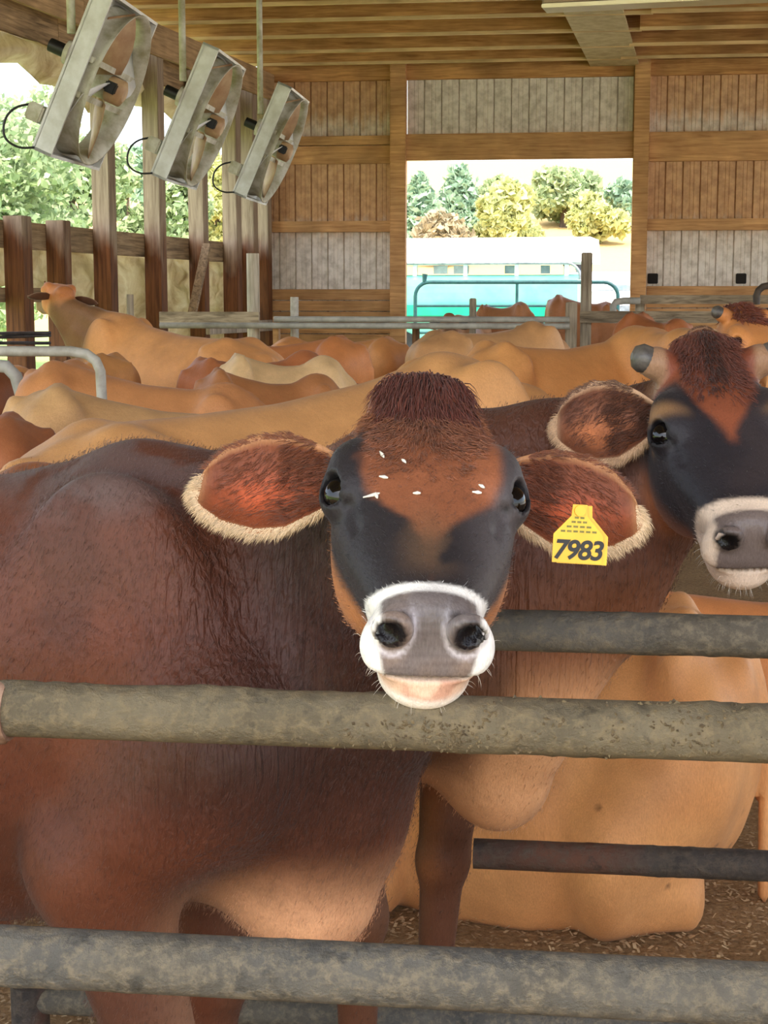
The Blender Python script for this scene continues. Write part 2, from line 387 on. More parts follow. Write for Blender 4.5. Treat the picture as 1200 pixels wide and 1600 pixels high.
tag(link('ground', gme, M_ground, smooth=True), kind='structure')

def leaf_mat(name, a, b, tr=.35):
    t = NT(name); v = t.co((1, 1, 1)); n = t.noise(v, 1.3, 4, .6)
    at = t.new('ShaderNodeAttribute', attribute_name='leafvar')
    c = t.mix(at.outputs['Fac'], lin4(a), lin4(b)); c2 = t.ramp(n, [(.3, (.75, .78, .8, 1)), (.7, (1.15, 1.12, 1.05, 1))]); c = t.mix(1.0, c, c2, 'MULTIPLY')
    m = t.set(c, .7, 0, .2); tb = t.new('ShaderNodeBsdfTranslucent'); t.l.new(c, tb.inputs[0])
    mx = t.new('ShaderNodeMixShader'); mx.inputs[0].default_value = tr; t.l.new(t.b.outputs[0], mx.inputs[1]); t.l.new(tb.outputs[0], mx.inputs[2]); t.l.new(mx.outputs[0], t.out.inputs[0]); return m
L_pine = leaf_mat('leaf_pine', (128, 160, 134), (176, 198, 170))
L_yel = leaf_mat('leaf_yellow_green', (176, 184, 122), (214, 212, 154))
L_mid = leaf_mat('leaf_mid_green', (146, 166, 122), (190, 200, 154))
L_rust = leaf_mat('leaf_rust', (166, 154, 126), (198, 182, 152))
L_near = leaf_mat('leaf_near', (128, 150, 110), (196, 206, 164))
M_bark = wood('bark', (66, 54, 44), (112, 96, 80), 2)
def crown(name, pts, size, mat, parent, seed):
    r = np.random.default_rng(seed); n = len(pts)
    d = r.normal(size=(n, 3)); d /= np.linalg.norm(d, axis=1)[:, None]
    e = np.cross(d, r.normal(size=(n, 3))); e /= np.linalg.norm(e, axis=1)[:, None]; f = np.cross(d, e)
    s = size * r.uniform(.6, 1.3, n)[:, None]
    vs = np.stack([pts - e * s, pts + f * s * .55, pts + e * s, pts - f * s * .55], 1).reshape(-1, 3)
    me = bpy.data.meshes.new(name); me.vertices.add(4 * n); me.vertices.foreach_set('co', vs.astype(np.float32).ravel())
    me.loops.add(4 * n); me.loops.foreach_set('vertex_index', np.arange(4 * n, dtype=np.int32))
    me.polygons.add(n); me.polygons.foreach_set('loop_start', np.arange(0, 4 * n, 4, dtype=np.int32)); me.update(calc_edges=True)
    at = me.attributes.new('leafvar', 'FLOAT', 'FACE'); at.data.foreach_set('value', r.uniform(0, 1, n).astype(np.float32))
    return link(name, me, mat, parent)
def tree(name, px, pytop, pybase, Y, wpx, kind, mat, label, seed, n=5000, leaf=.22, group=None):
    base = P(px, pybase, Y); zg = float(hgt(np.array(base.x), np.array(base.y))); top = P(px, pytop, Y); w = wpx / F * Y / 2 * (1.28 if Y > 60 else 1.1); H = top.z - zg
    r = np.random.default_rng(seed)
    root = empty(name, (base.x, base.y, zg), 0, label, 'tree', group)
    MB().tube([(0, 0, -.2), (.05, 0, H * .4), (0, .05, H * .85)], [w * .09 + .05, w * .06 + .04, .03], 8).build('trunk', M_bark, root)
    lo = max(.0, (base.z - zg) * .0)
    if kind == 'cone':
        pts = []
        lev = 9
        for L in range(lev):
            t = (L + .5) / lev; z = H * (.06 + .92 * t); rad = w * (1 - t) ** .75 + .05 * w; nb = max(4, int(11 * (1 - t) + 4)); a0 = r.uniform(0, 6)
            for b in range(nb):
                a = a0 + b / nb * 6.283; m = int(n / (lev * 9)); q = r.uniform(.1, 1, m)
                pts.append(np.stack([np.cos(a) * q * rad, np.sin(a) * q * rad, z - q * rad * .12 + 0 * q], 1) + r.normal(size=(m, 3)) * [w * .09, w * .09, H * .035])
        pts = np.concatenate(pts)
    else:
        nb = 26; c = r.normal(size=(nb, 3)); c /= np.linalg.norm(c, axis=1)[:, None]; c *= r.uniform(.35, .95, nb)[:, None]
        c = c * [w * .78, w * .78, H * .42] + [0, 0, H * .54]
        rr = r.uniform(.18, .34, nb) * min(w, H * .5) * 1.5
        k = r.integers(0, nb, n); d = r.normal(size=(n, 3)); d /= np.linalg.norm(d, axis=1)[:, None]
        pts = c[k] + d * (rr[k] * r.uniform(.55, 1.05, n))[:, None]
        pts = pts[pts[:, 2] > .05]
    crown('crown', pts, leaf, mat, root, seed + 1)
    return root
YT = 78.0
tg = 'trees beyond the stubble field'
tree('pine_tree', 655, 274, 371, YT - 5, 70, 'cone', L_pine, 'short blue green pine at the left jamb of the back doorway', 1, 6500, .22, tg)
tree('pine_tree', 716, 260, 371, YT + 2, 72, 'cone', L_pine, 'tall blue green pine between the short pine and a yellow green tree', 2, 7500, .22, tg)
tree('leafy_tree', 690, 330, 372, YT - 11, 70, 'round', L_rust, 'low rust tinged bush at the foot of the two pines', 3, 3000, .2, tg)
tree('leafy_tree', 775, 276, 372, YT + 8, 90, 'round', L_mid, 'green round tree peeking up behind the yellow green tree', 4, 5500, .22, tg)
tree('leafy_tree', 800, 296, 373, YT - 9, 100, 'round', L_yel, 'broad yellow green tree in the middle of the back doorway', 5, 8500, .22, tg)
tree('leafy_tree', 880, 265, 374, YT + 3, 96, 'round', L_mid, 'tallest round tree right of the middle of the back doorway', 6, 8500, .22, tg)
tree('leafy_tree', 932, 300, 374, YT - 3, 90, 'round', L_yel, 'smaller pale tree between the tallest round tree and the doorway edge', 7, 6000, .22, tg)
tree('leafy_tree', 985, 278, 374, YT + 2, 66, 'round', L_pine, 'dark green tree cut off by the right jamb of the doorway', 8, 5500, .22, tg)
ng = 'trees beyond the open side wall'
tree('leafy_tree', -30, 60, 360, 30, 330, 'round', L_near, 'big pale leafy tree filling the leftmost gap of the side wall', 21, 15000, .095, ng)
tree('leafy_tree', 110, 135, 360, 37, 190, 'round', L_near, 'pale leafy tree seen under the nearest hanging fan', 22, 9000, .11, ng)
tree('leafy_tree', 200, 255, 362, 47, 90, 'round', L_mid, 'low leafy tree in the gap right of the first full side post', 23, 4200, .14, ng)
tree('leafy_tree', 235, 150, 362, 50, 70, 'round', L_pine, 'tall open tree rising behind the second full side post', 24, 1500, .16, ng)
tree('leafy_tree', 290, 195, 362, 46, 90, 'round', L_near, 'pale tree in the side gap beside the middle hanging fan', 25, 5000, .14, ng)
tree('leafy_tree', 338, 215, 350, 55, 70, 'round', L_yel, 'yellow green tree in the last gap of the side wall', 26, 3600, .16, ng)

# the teal wagon with a pale roof in the yard -------------------------
M_teal = plain('teal_paint', (104, 186, 168), (124, 200, 184), 2, .3, spec=.6)
M_teald = plain('dark_teal_paint', (0, 140, 110), (10, 160, 124), 2, .35)
M_wht = plain('white_paint', (232, 232, 230), (216, 216, 212), 3, .35)
M_chrome = plain('grey_metal', (150, 156, 160), (110, 116, 120), 8, .4, .6)
M_glass = plain('cab_glass', (96, 112, 118), (140, 156, 160), 3, .1, spec=.8)
M_tyre = plain('tyre_rubber', (24, 24, 26), (40, 40, 42), 10, .85)
def prism(prof, x0, x1, mb=None, sm=False):
    """profile in (y,z), extruded along x"""
    mb = mb or MB(); n = len(prof)
    vs = [(x0, y, z) for y, z in prof] + [(x1, y, z) for y, z in prof]
    mb.add(vs, [(i, (i + 1) % n, n + (i + 1) % n, n + i) for i in range(n)], sm); mb.add(vs[:n], [tuple(range(n - 1, -1, -1))]); mb.add(vs[n:], [tuple(range(n))]); return mb
Yw = 31.0
A = P(560, 500, Yw); B = P(905, 500, Yw - 1.0)
wag = empty('farm_wagon', (A.x, A.y, 0), math.atan2(B.y - A.y, B.x - A.x), 'teal farm wagon with a long pale curved roof in the sunny yard', 'wagon')
wag.location.z = float(hgt(np.array(A.x), np.array(A.y)))
WL = (B - A).length; z0 = wag.location.z
zt = P(700, 430, Yw).z - z0; zr = P(700, 411, Yw).z - z0; zq = P(700, 372, Yw).z - z0; zb = P(700, 486, Yw).z - z0
prof = [(-.05, .55)] + [(-.12 - .28 * math.sin(a) , .7 + (zt - .8) * a / 1.6) for a in np.linspace(.1, 1.6, 9)] + [(.1, zt), (2.3, zt), (2.35, .55)]
prism(prof, 0, WL).build('body', M_teal, wag)
MB().box(0, WL, -.46, -.40, zb - .1, zb + .12, .02).build('side_band', M_teald, wag)
MB().box(0, WL, -.1, 2.3, .42, .56, .02).build('chassis', M_chrome, wag)
roof = [(-.15, zr)] + [(-.15 + .5 * t, zr + (zq - zr) * math.sin(t * math.pi / 2)) for t in np.linspace(0.05, 1, 8)] + [(2.0, zq), (2.4, zr + .2), (2.4, zr)]
prism(roof, -.1, WL + .15).build('roof', M_wht, wag)
pts = [(-.1, -.22, zr - .02), (WL - .25, -.22, zr - .02)] + [(WL - .25 + .28 * math.sin(a), -.22, zr - .3 + .28 * math.cos(a)) for a in np.linspace(.1, 1.5, 7)] + [(WL + .03, -.22, zt - .1)]
MB().tube(pts, .028, 8).build('roof_rail', M_chrome, wag)
for xx in (.15, 1.1, 2.1, 3.1, WL - .3):
    MB().box(xx, xx + .08, .0, .1, zt - .02, zr + .05).build('roof_upright', M_wht, wag)
for xx, ww in ((1.5, .28), (1.9, .3), (2.9, .22), (3.6, .18)):
    w_ = MB().box(xx, xx + ww, .05, .09, zt + .02, zr - .06).build('small_window', M_glass, wag)
for xx in (.9, WL - .9):
    MB().tube([(xx, -.15, .38), (xx, .12, .38)], .38, 20).build('wheel', M_tyre, wag); MB().tube([(xx, 2.1, .38), (xx, 2.35, .38)], .38, 20).build('wheel', M_tyre, wag)

# white truck ---------------------------------------------------------
Yt = 36.0; tp = P(962, 470, Yt); zg = float(hgt(np.array(tp.x), np.array(tp.y)))
trk = empty('white_truck', (tp.x, tp.y, zg), math.radians(8), 'white truck with tall exhaust stacks parked beside the grey gate post', 'truck')
zz1 = P(962, 425, Yt).z - zg; zz2 = P(962, 470, Yt).z - zg
prism([(-1.2, .6), (-1.25, zz2 + .1), (-.5, zz2 + .25), (-.1, zz1), (1.6, zz1), (1.65, .6)], -.75, .95).build('cab', M_wht, trk)
MB().box(-.62, .8, -.62, -.56, zz2 + .24, zz1 - .3).build('windscreen', M_glass, trk).rotation_euler = (0, 0, 0)
MB().box(-.8, -.74, -.1, .8, zz2 + .2, zz1 - .2).build('side_window', M_glass, trk)
MB().box(-.7, .9, 1.75, 5.5, .8, zz1 - .2, .05).build('box', M_wht, trk)
MB().box(-.6, .8, -1.3, -1.22, .7, zz2 - .1).build('grille', M_chrome, trk)
for sx, pxx, pyy in ((-.86, 934, 392), (-.56, 941, 398)):
    h = P(pxx, pyy, Yt).z - zg
    st = MB().tube([(sx, 1.2, .8), (sx, 1.2, h - .3)], .07, 10).build('exhaust_stack', M_chrome, trk)
    MB().tube([(sx, 1.2, h - .32), (sx, 1.18, h - .1), (sx, 1.1, h)], .085, 10).build('stack_tip', M_tyre, st)
for sx in (-.7, .9):
    for yy in (-.6, 4.6): MB().tube([(sx - .12, yy, .42), (sx + .12, yy, .42)], .42, 20).build('wheel', M_tyre, trk)

# tube gate in the doorway --------------------------------------------
M_gate = plain('green_gate_paint', (22, 72, 76), (40, 92, 92), 12, .5)
Yg = 25.0
def tg_(px, py): return P(px, py, Yg - TY * (px - 600) / F * Yg)
gat = empty('tube_gate', tg_(650, 505) * 1, 0, 'dark green tube gate with rounded corners behind the back doorway', 'gate'); gat.location.z = 0
def rel(v): return Vector(v) - gat.location
tl, tr_ = tg_(649, 441), tg_(966, 441); lowz = tg_(649, 505).z - .55
r_ = .22; dxv = (tr_ - tl).normalized()
loop = [rel((tl.x, tl.y, lowz))] + [rel(tl + dxv * (r_ - r_ * math.cos(a)) + Vector((0, 0, -r_ + r_ * math.sin(a)))) for a in np.linspace(0, 1.57, 7)] + [rel(tr_ - dxv * (r_ - r_ * math.sin(a)) + Vector((0, 0, -r_ + r_ * math.cos(a)))) for a in np.linspace(0, 1.57, 7)] + [rel((tr_.x, tr_.y, lowz))]
MB().tube(loop, .03, 10).build('frame', M_gate, gat)
for py in (478, 497, 520):
    MB().tube([rel(tg_(650, py)), rel(tg_(965, py))], .02, 8).build('rail', M_gate, gat)
MB().tube([rel(tg_(808, 441)), rel((tg_(808, 441).x, tg_(808, 441).y, lowz))], .024, 8).build('upright', M_gate, gat)
for px in (649, 966):
    q = rel(tg_(px, 500)); MB().tube([(q.x, q.y, -.1), (q.x, q.y, lowz + .1)], .035, 8).build('gate_foot', M_gate, gat)
MB().tube([rel(tg_(663, 441)), rel(tg_(664, 428))], [.03, .045], 8).build('latch', M_gate, gat)
# ================================================================== cows: smooth implicit bodies turned into one mesh each
f32 = np.float32
def smin(a, b, k):
    if k <= 0: return np.minimum(a, b)
    h = np.clip(.5 + .5 * (b - a) / k, 0, 1); return b + (a - b) * h - k * h * (1 - h)
def smax(a, b, k): return -smin(-a, -b, k)
def cone(p, a, b, ra, rb):
    a = np.asarray(a, f32); b = np.asarray(b, f32); ab = b - a; t = np.clip(((p - a) @ ab) / max(float(ab @ ab), 1e-9), 0, 1)
    q = p - a - t[:, None] * ab; return np.sqrt((q * q).sum(1)) - (ra + (rb - ra) * t)
def ell(p, c, r, R=None):
    q = p - np.asarray(c, f32)
    if R is not None: q = q @ np.asarray(R, f32)
    r = np.asarray(r, f32); a = q / r; k0 = np.sqrt((a * a).sum(1)); b = q / (r * r); k1 = np.sqrt((b * b).sum(1)) + 1e-9
    return k0 * (k0 - 1) / k1
def rotx(a): c, s = math.cos(a), math.sin(a); return np.array([[1, 0, 0], [0, c, -s], [0, s, c]], f32)
def roty(a): c, s = math.cos(a), math.sin(a); return np.array([[c, 0, s], [0, 1, 0], [-s, 0, c]], f32)
def rotz(a): c, s = math.cos(a), math.sin(a); return np.array([[c, -s, 0], [s, c, 0], [0, 0, 1]], f32)
def prof(xs, ys):
    xs = np.array(xs, float); ys = np.array(ys, float); X = np.linspace(xs[0], xs[-1], 400); Yv = np.interp(X, xs, ys)
    k = 25; kern = np.hanning(k + 2)[1:-1]; kern /= kern.sum(); pad = np.concatenate([np.full(k // 2, Yv[0]), Yv, np.full(k // 2, Yv[-1])])
    Ys_ = np.convolve(pad, kern, 'valid'); return lambda x: np.interp(x, X, Ys_).astype(f32)

# ---- head, in its own frame: x = animal's left, y = poll to muzzle, z = out of the forehead
HW = prof([-.03, 0, .04, .10, .16, .21, .27, .33, .38, .42, .46], [.040, .062, .084, .101, .106, .102, .088, .069, .052, .045, .040])
HT = prof([-.03, 0, .04, .10, .16, .21, .27, .33, .38, .42, .46], [-.05, -.016, .002, .013, .012, .006, .000, -.004, -.006, -.012, -.03])
HB = prof([-.03, 0, .04, .10, .16, .21, .27, .33, .38, .42, .46], [-.11, -.15, -.18, -.20, -.205, -.19, -.165, -.135, -.115, -.10, -.085])
EYE = (.0870, .172, -.026); EYER = .0240
EN = np.array([.68, .26, .68]); EN /= np.linalg.norm(EN); EA = np.array([-.15, 1.0, -.25]); EA -= EN * (EA @ EN); EA /= np.linalg.norm(EA); EB = np.cross(EN, EA); ER = np.stack([EN, EA, EB], 1)
EC = np.array(EYE) + EN * .001
def head_sdf(p, horns=0.0, mouth=True):
    x, y, z = p[:, 0], p[:, 1], p[:, 2]; ax = np.abs(x); m = np.stack([ax, y, z], 1)
    w = HW(y); zt = HT(y); zb = HB(y); zc = (zt + zb) / 2; h = (zt - zb) / 2; zn = (z - zc) / h
    wid = w * (1 - .38 * np.clip(.45 - zn, 0, 1.6) / 1.45) 
    r = (np.abs(x / wid) ** 2.6 + np.abs(zn) ** 2.6) ** (1 / 2.6); d = (r - 1) * np.minimum(wid, h) * .92
    d = smax(d, y - .415, .04); d = smax(d, -.03 - y, .03)
    d = smin(d, ell(m, (.050, .165, -.125), (.043, .105, .062)), .035)          # cheek
    d = smin(d, ell(m, (.076, .145, -.016), (.031, .050, .032)), .022)          # brow and orbit
    d = smin(d, ell(p, (0, -.005, -.03), (.062, .045, .045)), .03)             # poll
    d = smin(d, ell(p, (0, .405, -.050), (.049, .042, .046)), .02)            # muzzle
    d = smin(d, ell(m, (.034, .406, -.056), (.033, .036, .034)), .016)         # upper lip wings
    d = smin(d, ell(p, (0, .386, -.104), (.047, .052, .034)), .012)            # lower lip, chin
    d = smin(d, ell(p, (0, .34, -.118), (.046, .07, .03)), .02)
    # flat nose pad
    pl = (y - .432) * .80 + (z + .055) * .42; d = smax(d, pl, .018)
    # nostrils: a raised rim, then the hole
    d = smin(d, ell(m, (.0365, .428, -.018), (.021, .016, .021)), .012)
    N = rotz(-.35) @ rotx(-.35)
    d = smax(d, -ell(m, (.0385, .436, -.0195), (.0112, .022, .0145), rotz(.5)), .006)
    if mouth:
        d = smax(d, -ell(p, (0, .425, -.0790 ), (.056, .05, .0035)), .005)
        d = smax(d, -ell(m, (.046, .375, -.082), (.02, .035, .004)), .006)
    # eye: lid mound with an almond opening
    d = smin(d, ell(m, EYE, (.0275, .034, .0275)), .012)
    d = smax(d, -ell(m, EC + EN * .0185, (.0240, .0215, .0155), ER), .004)
    # tear groove
    d = smax(d, -cone(m, (.084, .205, -.014), (.074, .245, -.02), .003, .002), .012)
    if horns: d = smin(d, ell(m, (.079, .018, -.012), (.030, .026, .026), rotz(-.4)), .018)
    return d

# ---- trunk, in its own frame: x forward (0 = withers), y left, z up, withers 1.2 m
TX = [-1.36, -1.31, -1.2, -1.05, -.85, -.55, -.25, -.05, .08, .18, .26, .31]
TT = prof(TX, [1.00, 1.10, 1.165, 1.19, 1.165, 1.145, 1.16, 1.20, 1.17, 1.10, 1.02, .95])
TB = prof(TX, [.84, .74, .66, .60, .53, .49, .51, .56, .58, .60, .64, .72])
TWd = prof(TX, [.06, .12, .185, .245, .31, .325, .275, .225, .20, .175, .13, .07])
def trunk_sdf(p, lying=False):
    x, y, z = p[:, 0], p[:, 1], p[:, 2]; ay = np.abs(y); m = np.stack([x, ay, z], 1)
    w = TWd(x); zt = TT(x); zb = TB(x); zc = (zt + zb) / 2; h = (zt - zb) / 2; zn = (z - zc) / h
    wid = w * (1 - .34 * np.clip(zn + .05, 0, 1.2) ** 1.6)
    r = (np.abs(y / wid) ** 2.2 + np.abs(zn) ** 2.2) ** (1 / 2.2); d = (r - 1) * np.minimum(wid, h) * .85
    d = smax(d, x - .31, .04); d = smax(d, -1.37 - x, .04)
    d = smin(d, ell(m, (.04, .165, .98), (.13, .05, .20), roty(-.25)), .10)     # shoulder blade
    d = smin(d, cone(m, (-.01, .160, 1.06), (-.035, .192, .84), .030, .036), .035)      # ridge of the shoulder blade
    d = smax(d, -cone(m, (-.15, .285, .98), (-.125, .265, .68), .022, .034), .06)     # crease behind the shoulder
    d = smin(d, ell(m, (.17, .15, .83), (.09, .07, .12)), .05)                  # point of shoulder
    d = smin(d, cone(m, (-1.02, .19, 1.105), (-1.08, .11, 1.14), .05, .055), .07)  # hooks
    d = smin(d, ell(m, (-1.27, .085, 1.02), (.06, .05, .07)), .08)              # pins
    d = smin(d, cone(p, (.30, 0, .95), (.22, 0, .60), .07, .085), .09)          # breast and brisket
    d = smin(d, cone(p, (-1.31, 0, 1.09), (-1.385, 0, .95), .034, .024), .05); d = smin(d, cone(p, (-1.385, 0, .95), (-1.40, 0, .50), .024, .018), .01)
    d = smin(d, ell(p, (-1.405, 0, .42), (.03, .03, .10)), .02)
    return d
def legs_sdf(p, d, pose):
    for s in (1, -1):
        fx, fl = pose.get('fore', {}).get(s, (0, 0))
        sh = (.16, s * .16, .84); el = (-.01 + fx * .3, s * .185, .67); kn = (.035 + fx, s * .165, .37); fe = (.03 + fx * 1.15, s * .16, .115)
        for a, b, ra, rb, k in ((sh, el, .105, .085, .06), (el, kn, .078, .05, .04), (kn, fe, .046, .033, .02), (fe, (fe[0] + .045, fe[1], .045), .04, .048, .015)):
            d = smin(d, cone(p, a, b, ra, rb), k)
        d = smin(d, ell(p, (el[0] - .045, el[1], el[2] + .015), (.05, .05, .075)), .035)   # elbow
        d = smin(d, ell(p, kn, (.052, .05, .06)), .02)
        hx = pose.get('hind', {}).get(s, 0)
        hp = (-1.12, s * .15, .97); st = (-.92, s * .225, .70); hk = (-1.23 + hx, s * .19, .47); ft = (-1.19 + hx * 1.2, s * .18, .115)
        for a, b, ra, rb, k in ((hp, st, .17, .11, .08), (st, hk, .105, .055, .05), (hk, ft, .045, .034, .02), (ft, (ft[0] + .045, ft[1], .045), .04, .048, .015)):
            d = smin(d, cone(p, a, b, ra, rb), k)
    if pose.get('udder', 1): d = smin(d, ell(p, (-.93, 0, .53), (.16, .13, .12)), .05)
    return np.maximum(d, -p[:, 2] + .001)
def fold_sdf(p, d):
    """legs folded under a lying trunk; p in trunk frame lowered so that the floor is z = .46"""
    g = .60
    for s in (1, -1):
        for a, b, ra, rb, k in (((.14, s * .16, .8), (-.02, s * .2, g + .09), .11, .085, .06), ((-.02, s * .2, g + .08), (.26, s * .17, g + .06), .07, .055, .03), ((.26, s * .17, g + .055), (.05, s * .13, g + .045), .05, .042, .02),
                                ((-1.1, s * .15, .92), (-.82, s * .27, g + .16), .18, .13, .08), ((-.82, s * .24, g + .1), (-1.10, s * .2, g + .06), .1, .06, .06)):
            d = smin(d, cone(p, a, b, ra, rb), k)
    return np.maximum(d, -p[:, 2] + g)

def axis(lo, hi, h, fine=None):
    if not fine: return np.arange(lo, hi + h, h).astype(f32)
    a, b, hf = fine
    return np.concatenate([np.arange(lo, a, h), np.arange(a, b, hf), np.arange(b, hi + h, h)]).astype(f32)
def nets(fn, ax, blk=6):
    """surface nets over a rectilinear grid, the field only evaluated near the surface"""
    xs, ys, zs = ax; nx, ny, nz = len(xs), len(ys), len(zs)
    ci = [np.unique(np.r_[np.arange(0, n, blk), n - 1]) for n in (nx, ny, nz)]
    G = np.stack(np.meshgrid(xs[ci[0]], ys[ci[1]], zs[ci[2]], indexing='ij'), -1).reshape(-1, 3)
    C = fn(G).reshape([len(c) for c in ci])
    Fd = np.empty((nx, ny, nz), f32); act = np.zeros((nx, ny, nz), bool)
    for i in range(len(ci[0]) - 1):
        for j in range(len(ci[1]) - 1):
            for k in range(len(ci[2]) - 1):
                c = C[i:i + 2, j:j + 2, k:k + 2]; a0, a1 = ci[0][i], ci[0][i + 1] + 1; b0, b1 = ci[1][j], ci[1][j + 1] + 1; c0, c1 = ci[2][k], ci[2][k + 1] + 1
                diag = math.sqrt((xs[a1 - 1] - xs[a0]) ** 2 + (ys[b1 - 1] - ys[b0]) ** 2 + (zs[c1 - 1] - zs[c0]) ** 2)
                if np.abs(c).min() < diag * 1.1 + .01: act[a0:a1, b0:b1, c0:c1] = True
                else: Fd[a0:a1, b0:b1, c0:c1] = c[0, 0, 0]
    I = np.nonzero(act); pts = np.stack([xs[I[0]], ys[I[1]], zs[I[2]]], 1); val = np.empty(len(pts), f32)
    for s in range(0, len(pts), 400000): val[s:s + 400000] = fn(pts[s:s + 400000])
    Fd[I] = val
    ins = Fd < 0; cs = ins[:-1, :-1, :-1].astype(np.int8)
    tot = sum(ins[a:nx - 1 + a, b:ny - 1 + b, c:nz - 1 + c].astype(np.int8) for a in (0, 1) for b in (0, 1) for c in (0, 1))
    cell = np.nonzero((tot > 0) & (tot < 8)); N = len(cell[0]); idx = np.full((nx - 1, ny - 1, nz - 1), -1, np.int32); idx[cell] = np.arange(N)
    acc = np.zeros((N, 3), f32); cnt = np.zeros(N, f32)
    crn = [(a, b, c) for a in (0, 1) for b in (0, 1) for c in (0, 1)]
    cv = {q: Fd[cell[0] + q[0], cell[1] + q[1], cell[2] + q[2]] for q in crn}
    cp = lambda q: np.stack([xs[cell[0] + q[0]], ys[cell[1] + q[1]], zs[cell[2] + q[2]]], 1)
    for q in crn:
        for d in range(3):
            if q[d] == 0:
                r = list(q); r[d] = 1; r = tuple(r); a, b = cv[q], cv[r]; mk = (a < 0) != (b < 0)
                t = np.where(mk, a / (a - b + 1e-12), 0)[:, None]; pa = cp(q); acc += np.where(mk[:, None], pa + (cp(r) - pa) * t, 0); cnt += mk
    V = acc / cnt[:, None]
    quads = []
    for d in range(3):
        a = ins; sl0 = [slice(None)] * 3; sl1 = [slice(None)] * 3; sl0[d] = slice(0, -1); sl1[d] = slice(1, None)
        e = np.nonzero(a[tuple(sl0)] != a[tuple(sl1)]); u, v = (d + 1) % 3, (d + 2) % 3
        ok = (e[u] > 0) & (e[v] > 0) & (e[u] < idx.shape[u]) & (e[v] < idx.shape[v]); e = [x[ok] for x in e]
        def g(du, dv): q = [x.copy() for x in e]; q[u] -= du; q[v] -= dv; return idx[tuple(q)]
        Q = np.stack([g(1, 1), g(0, 1), g(0, 0), g(1, 0)], 1); flip = ~a[tuple(e)]; Q[flip] = Q[flip][:, ::-1]; quads.append(Q)
    Q = np.concatenate(quads); Q = Q[(Q >= 0).all(1)]
    e = 5e-4
    for it in range(2 if xs[1] - xs[0] < .013 else 1):
        d0 = fn(V); g = np.stack([fn(V + np.array(o, f32)) - d0 for o in ((e, 0, 0), (0, e, 0), (0, 0, e))], 1) / e
        V = V - np.clip(d0, -.006, .006)[:, None] * g / np.maximum((g * g).sum(1), .15)[:, None]
    nrm = g / (np.linalg.norm(g, axis=1)[:, None] + 1e-9)
    return V.astype(f32), Q, nrm
def quad_mesh(name, V, Q, col=None, attr=None):
    me = bpy.data.meshes.new(name); me.vertices.add(len(V)); me.vertices.foreach_set('co', V.astype(f32).ravel())
    me.loops.add(Q.size); me.loops.foreach_set('vertex_index', Q.astype(np.int32).ravel()); me.polygons.add(len(Q)); me.polygons.foreach_set('loop_start', np.arange(0, Q.size, Q.shape[1], dtype=np.int32))
    me.polygons.foreach_set('use_smooth', [True] * len(Q)); me.update(calc_edges=True)
    if col is not None:
        a = me.color_attributes.new('coat', 'FLOAT_COLOR', 'POINT'); a.data.foreach_set('color', np.concatenate([col, np.ones((len(V), 1))], 1).astype(f32).ravel())
    for k, v in (attr or {}).items():
        a = me.attributes.new(k, 'FLOAT', 'POINT'); a.data.foreach_set('value', v.astype(f32))
    me.validate(); return me
L3 = lambda *c: np.array(lin(c), f32)
def blend(c, k, col): return c * (1 - k[:, None]) + np.asarray(col, f32) * k[:, None]
def sst(x, a, b): t = np.clip((x - a) / (b - a), 0, 1); return t * t * (3 - 2 * t)

def coat_mat():
    t = NT('cow_coat'); at = t.new('ShaderNodeAttribute', attribute_name='coat'); oi = t.new('ShaderNodeObjectInfo')
    c = t.mix(1.0, at.outputs['Color'], oi.outputs['Color'], 'MULTIPLY')
    v = t.co((1, 1, 1)); hair = t.noise(t.co((150, 150, 26)), 3.0, 3, .7); patch = t.noise(v, 7, 5, .6); mott = t.noise(v, 38, 4, .65)
    c = t.mix(1.0, c, t.ramp(patch, [(.25, (.84, .82, .80, 1)), (.75, (1.12, 1.12, 1.12, 1))]), 'MULTIPLY')
    c = t.mix(1.0, c, t.ramp(hair, [(.25, (.80, .78, .77, 1)), (.75, (1.16, 1.16, 1.16, 1))]), 'MULTIPLY')
    wr = t.new('ShaderNodeAttribute', attribute_name='wrinkle')
    wv = t.noise(t.co((115, 115, 7)), 1.0, 2, .5, .6); wm = t.new('ShaderNodeMath', operation='MULTIPLY'); t.l.new(wv, wm.inputs[0]); t.l.new(wr.outputs['Fac'], wm.inputs[1])
    t.bump(wm.outputs[0], 1.0, .008); t.bump(mott, .22, .012); t.bump(hair, .22, .004)
    t.b.inputs['Sheen Weight'].default_value = .05; t.b.inputs['Sheen Roughness'].default_value = .4
    wet = t.new('ShaderNodeAttribute', attribute_name='wet'); mr = t.new('ShaderNodeMapRange'); mr.inputs[3].default_value = .5; mr.inputs[4].default_value = .22
    t.l.new(wet.outputs['Fac'], mr.inputs[0]); m = t.set(c, .55, 0, .22); t.l.new(mr.outputs[0], t.b.inputs['Roughness']); return m
M_coat = coat_mat()
def hair_mat():
    t = NT('cow_hair'); at = t.new('ShaderNodeAttribute', attribute_name='coat'); oi = t.new('ShaderNodeObjectInfo')
    c = t.mix(1.0, at.outputs['Color'], oi.outputs['Color'], 'MULTIPLY'); t.b.inputs['Sheen Weight'].default_value = .1; return t.set(c, .5, 0, .35)
M_hair = hair_mat()
M_eye = plain('eye_dark', (8, 6, 6), (14, 10, 9), 30, .05, spec=.35)
M_horn = plain('horn', (96, 88, 80), (52, 46, 42), 40, .45, bump=.2)

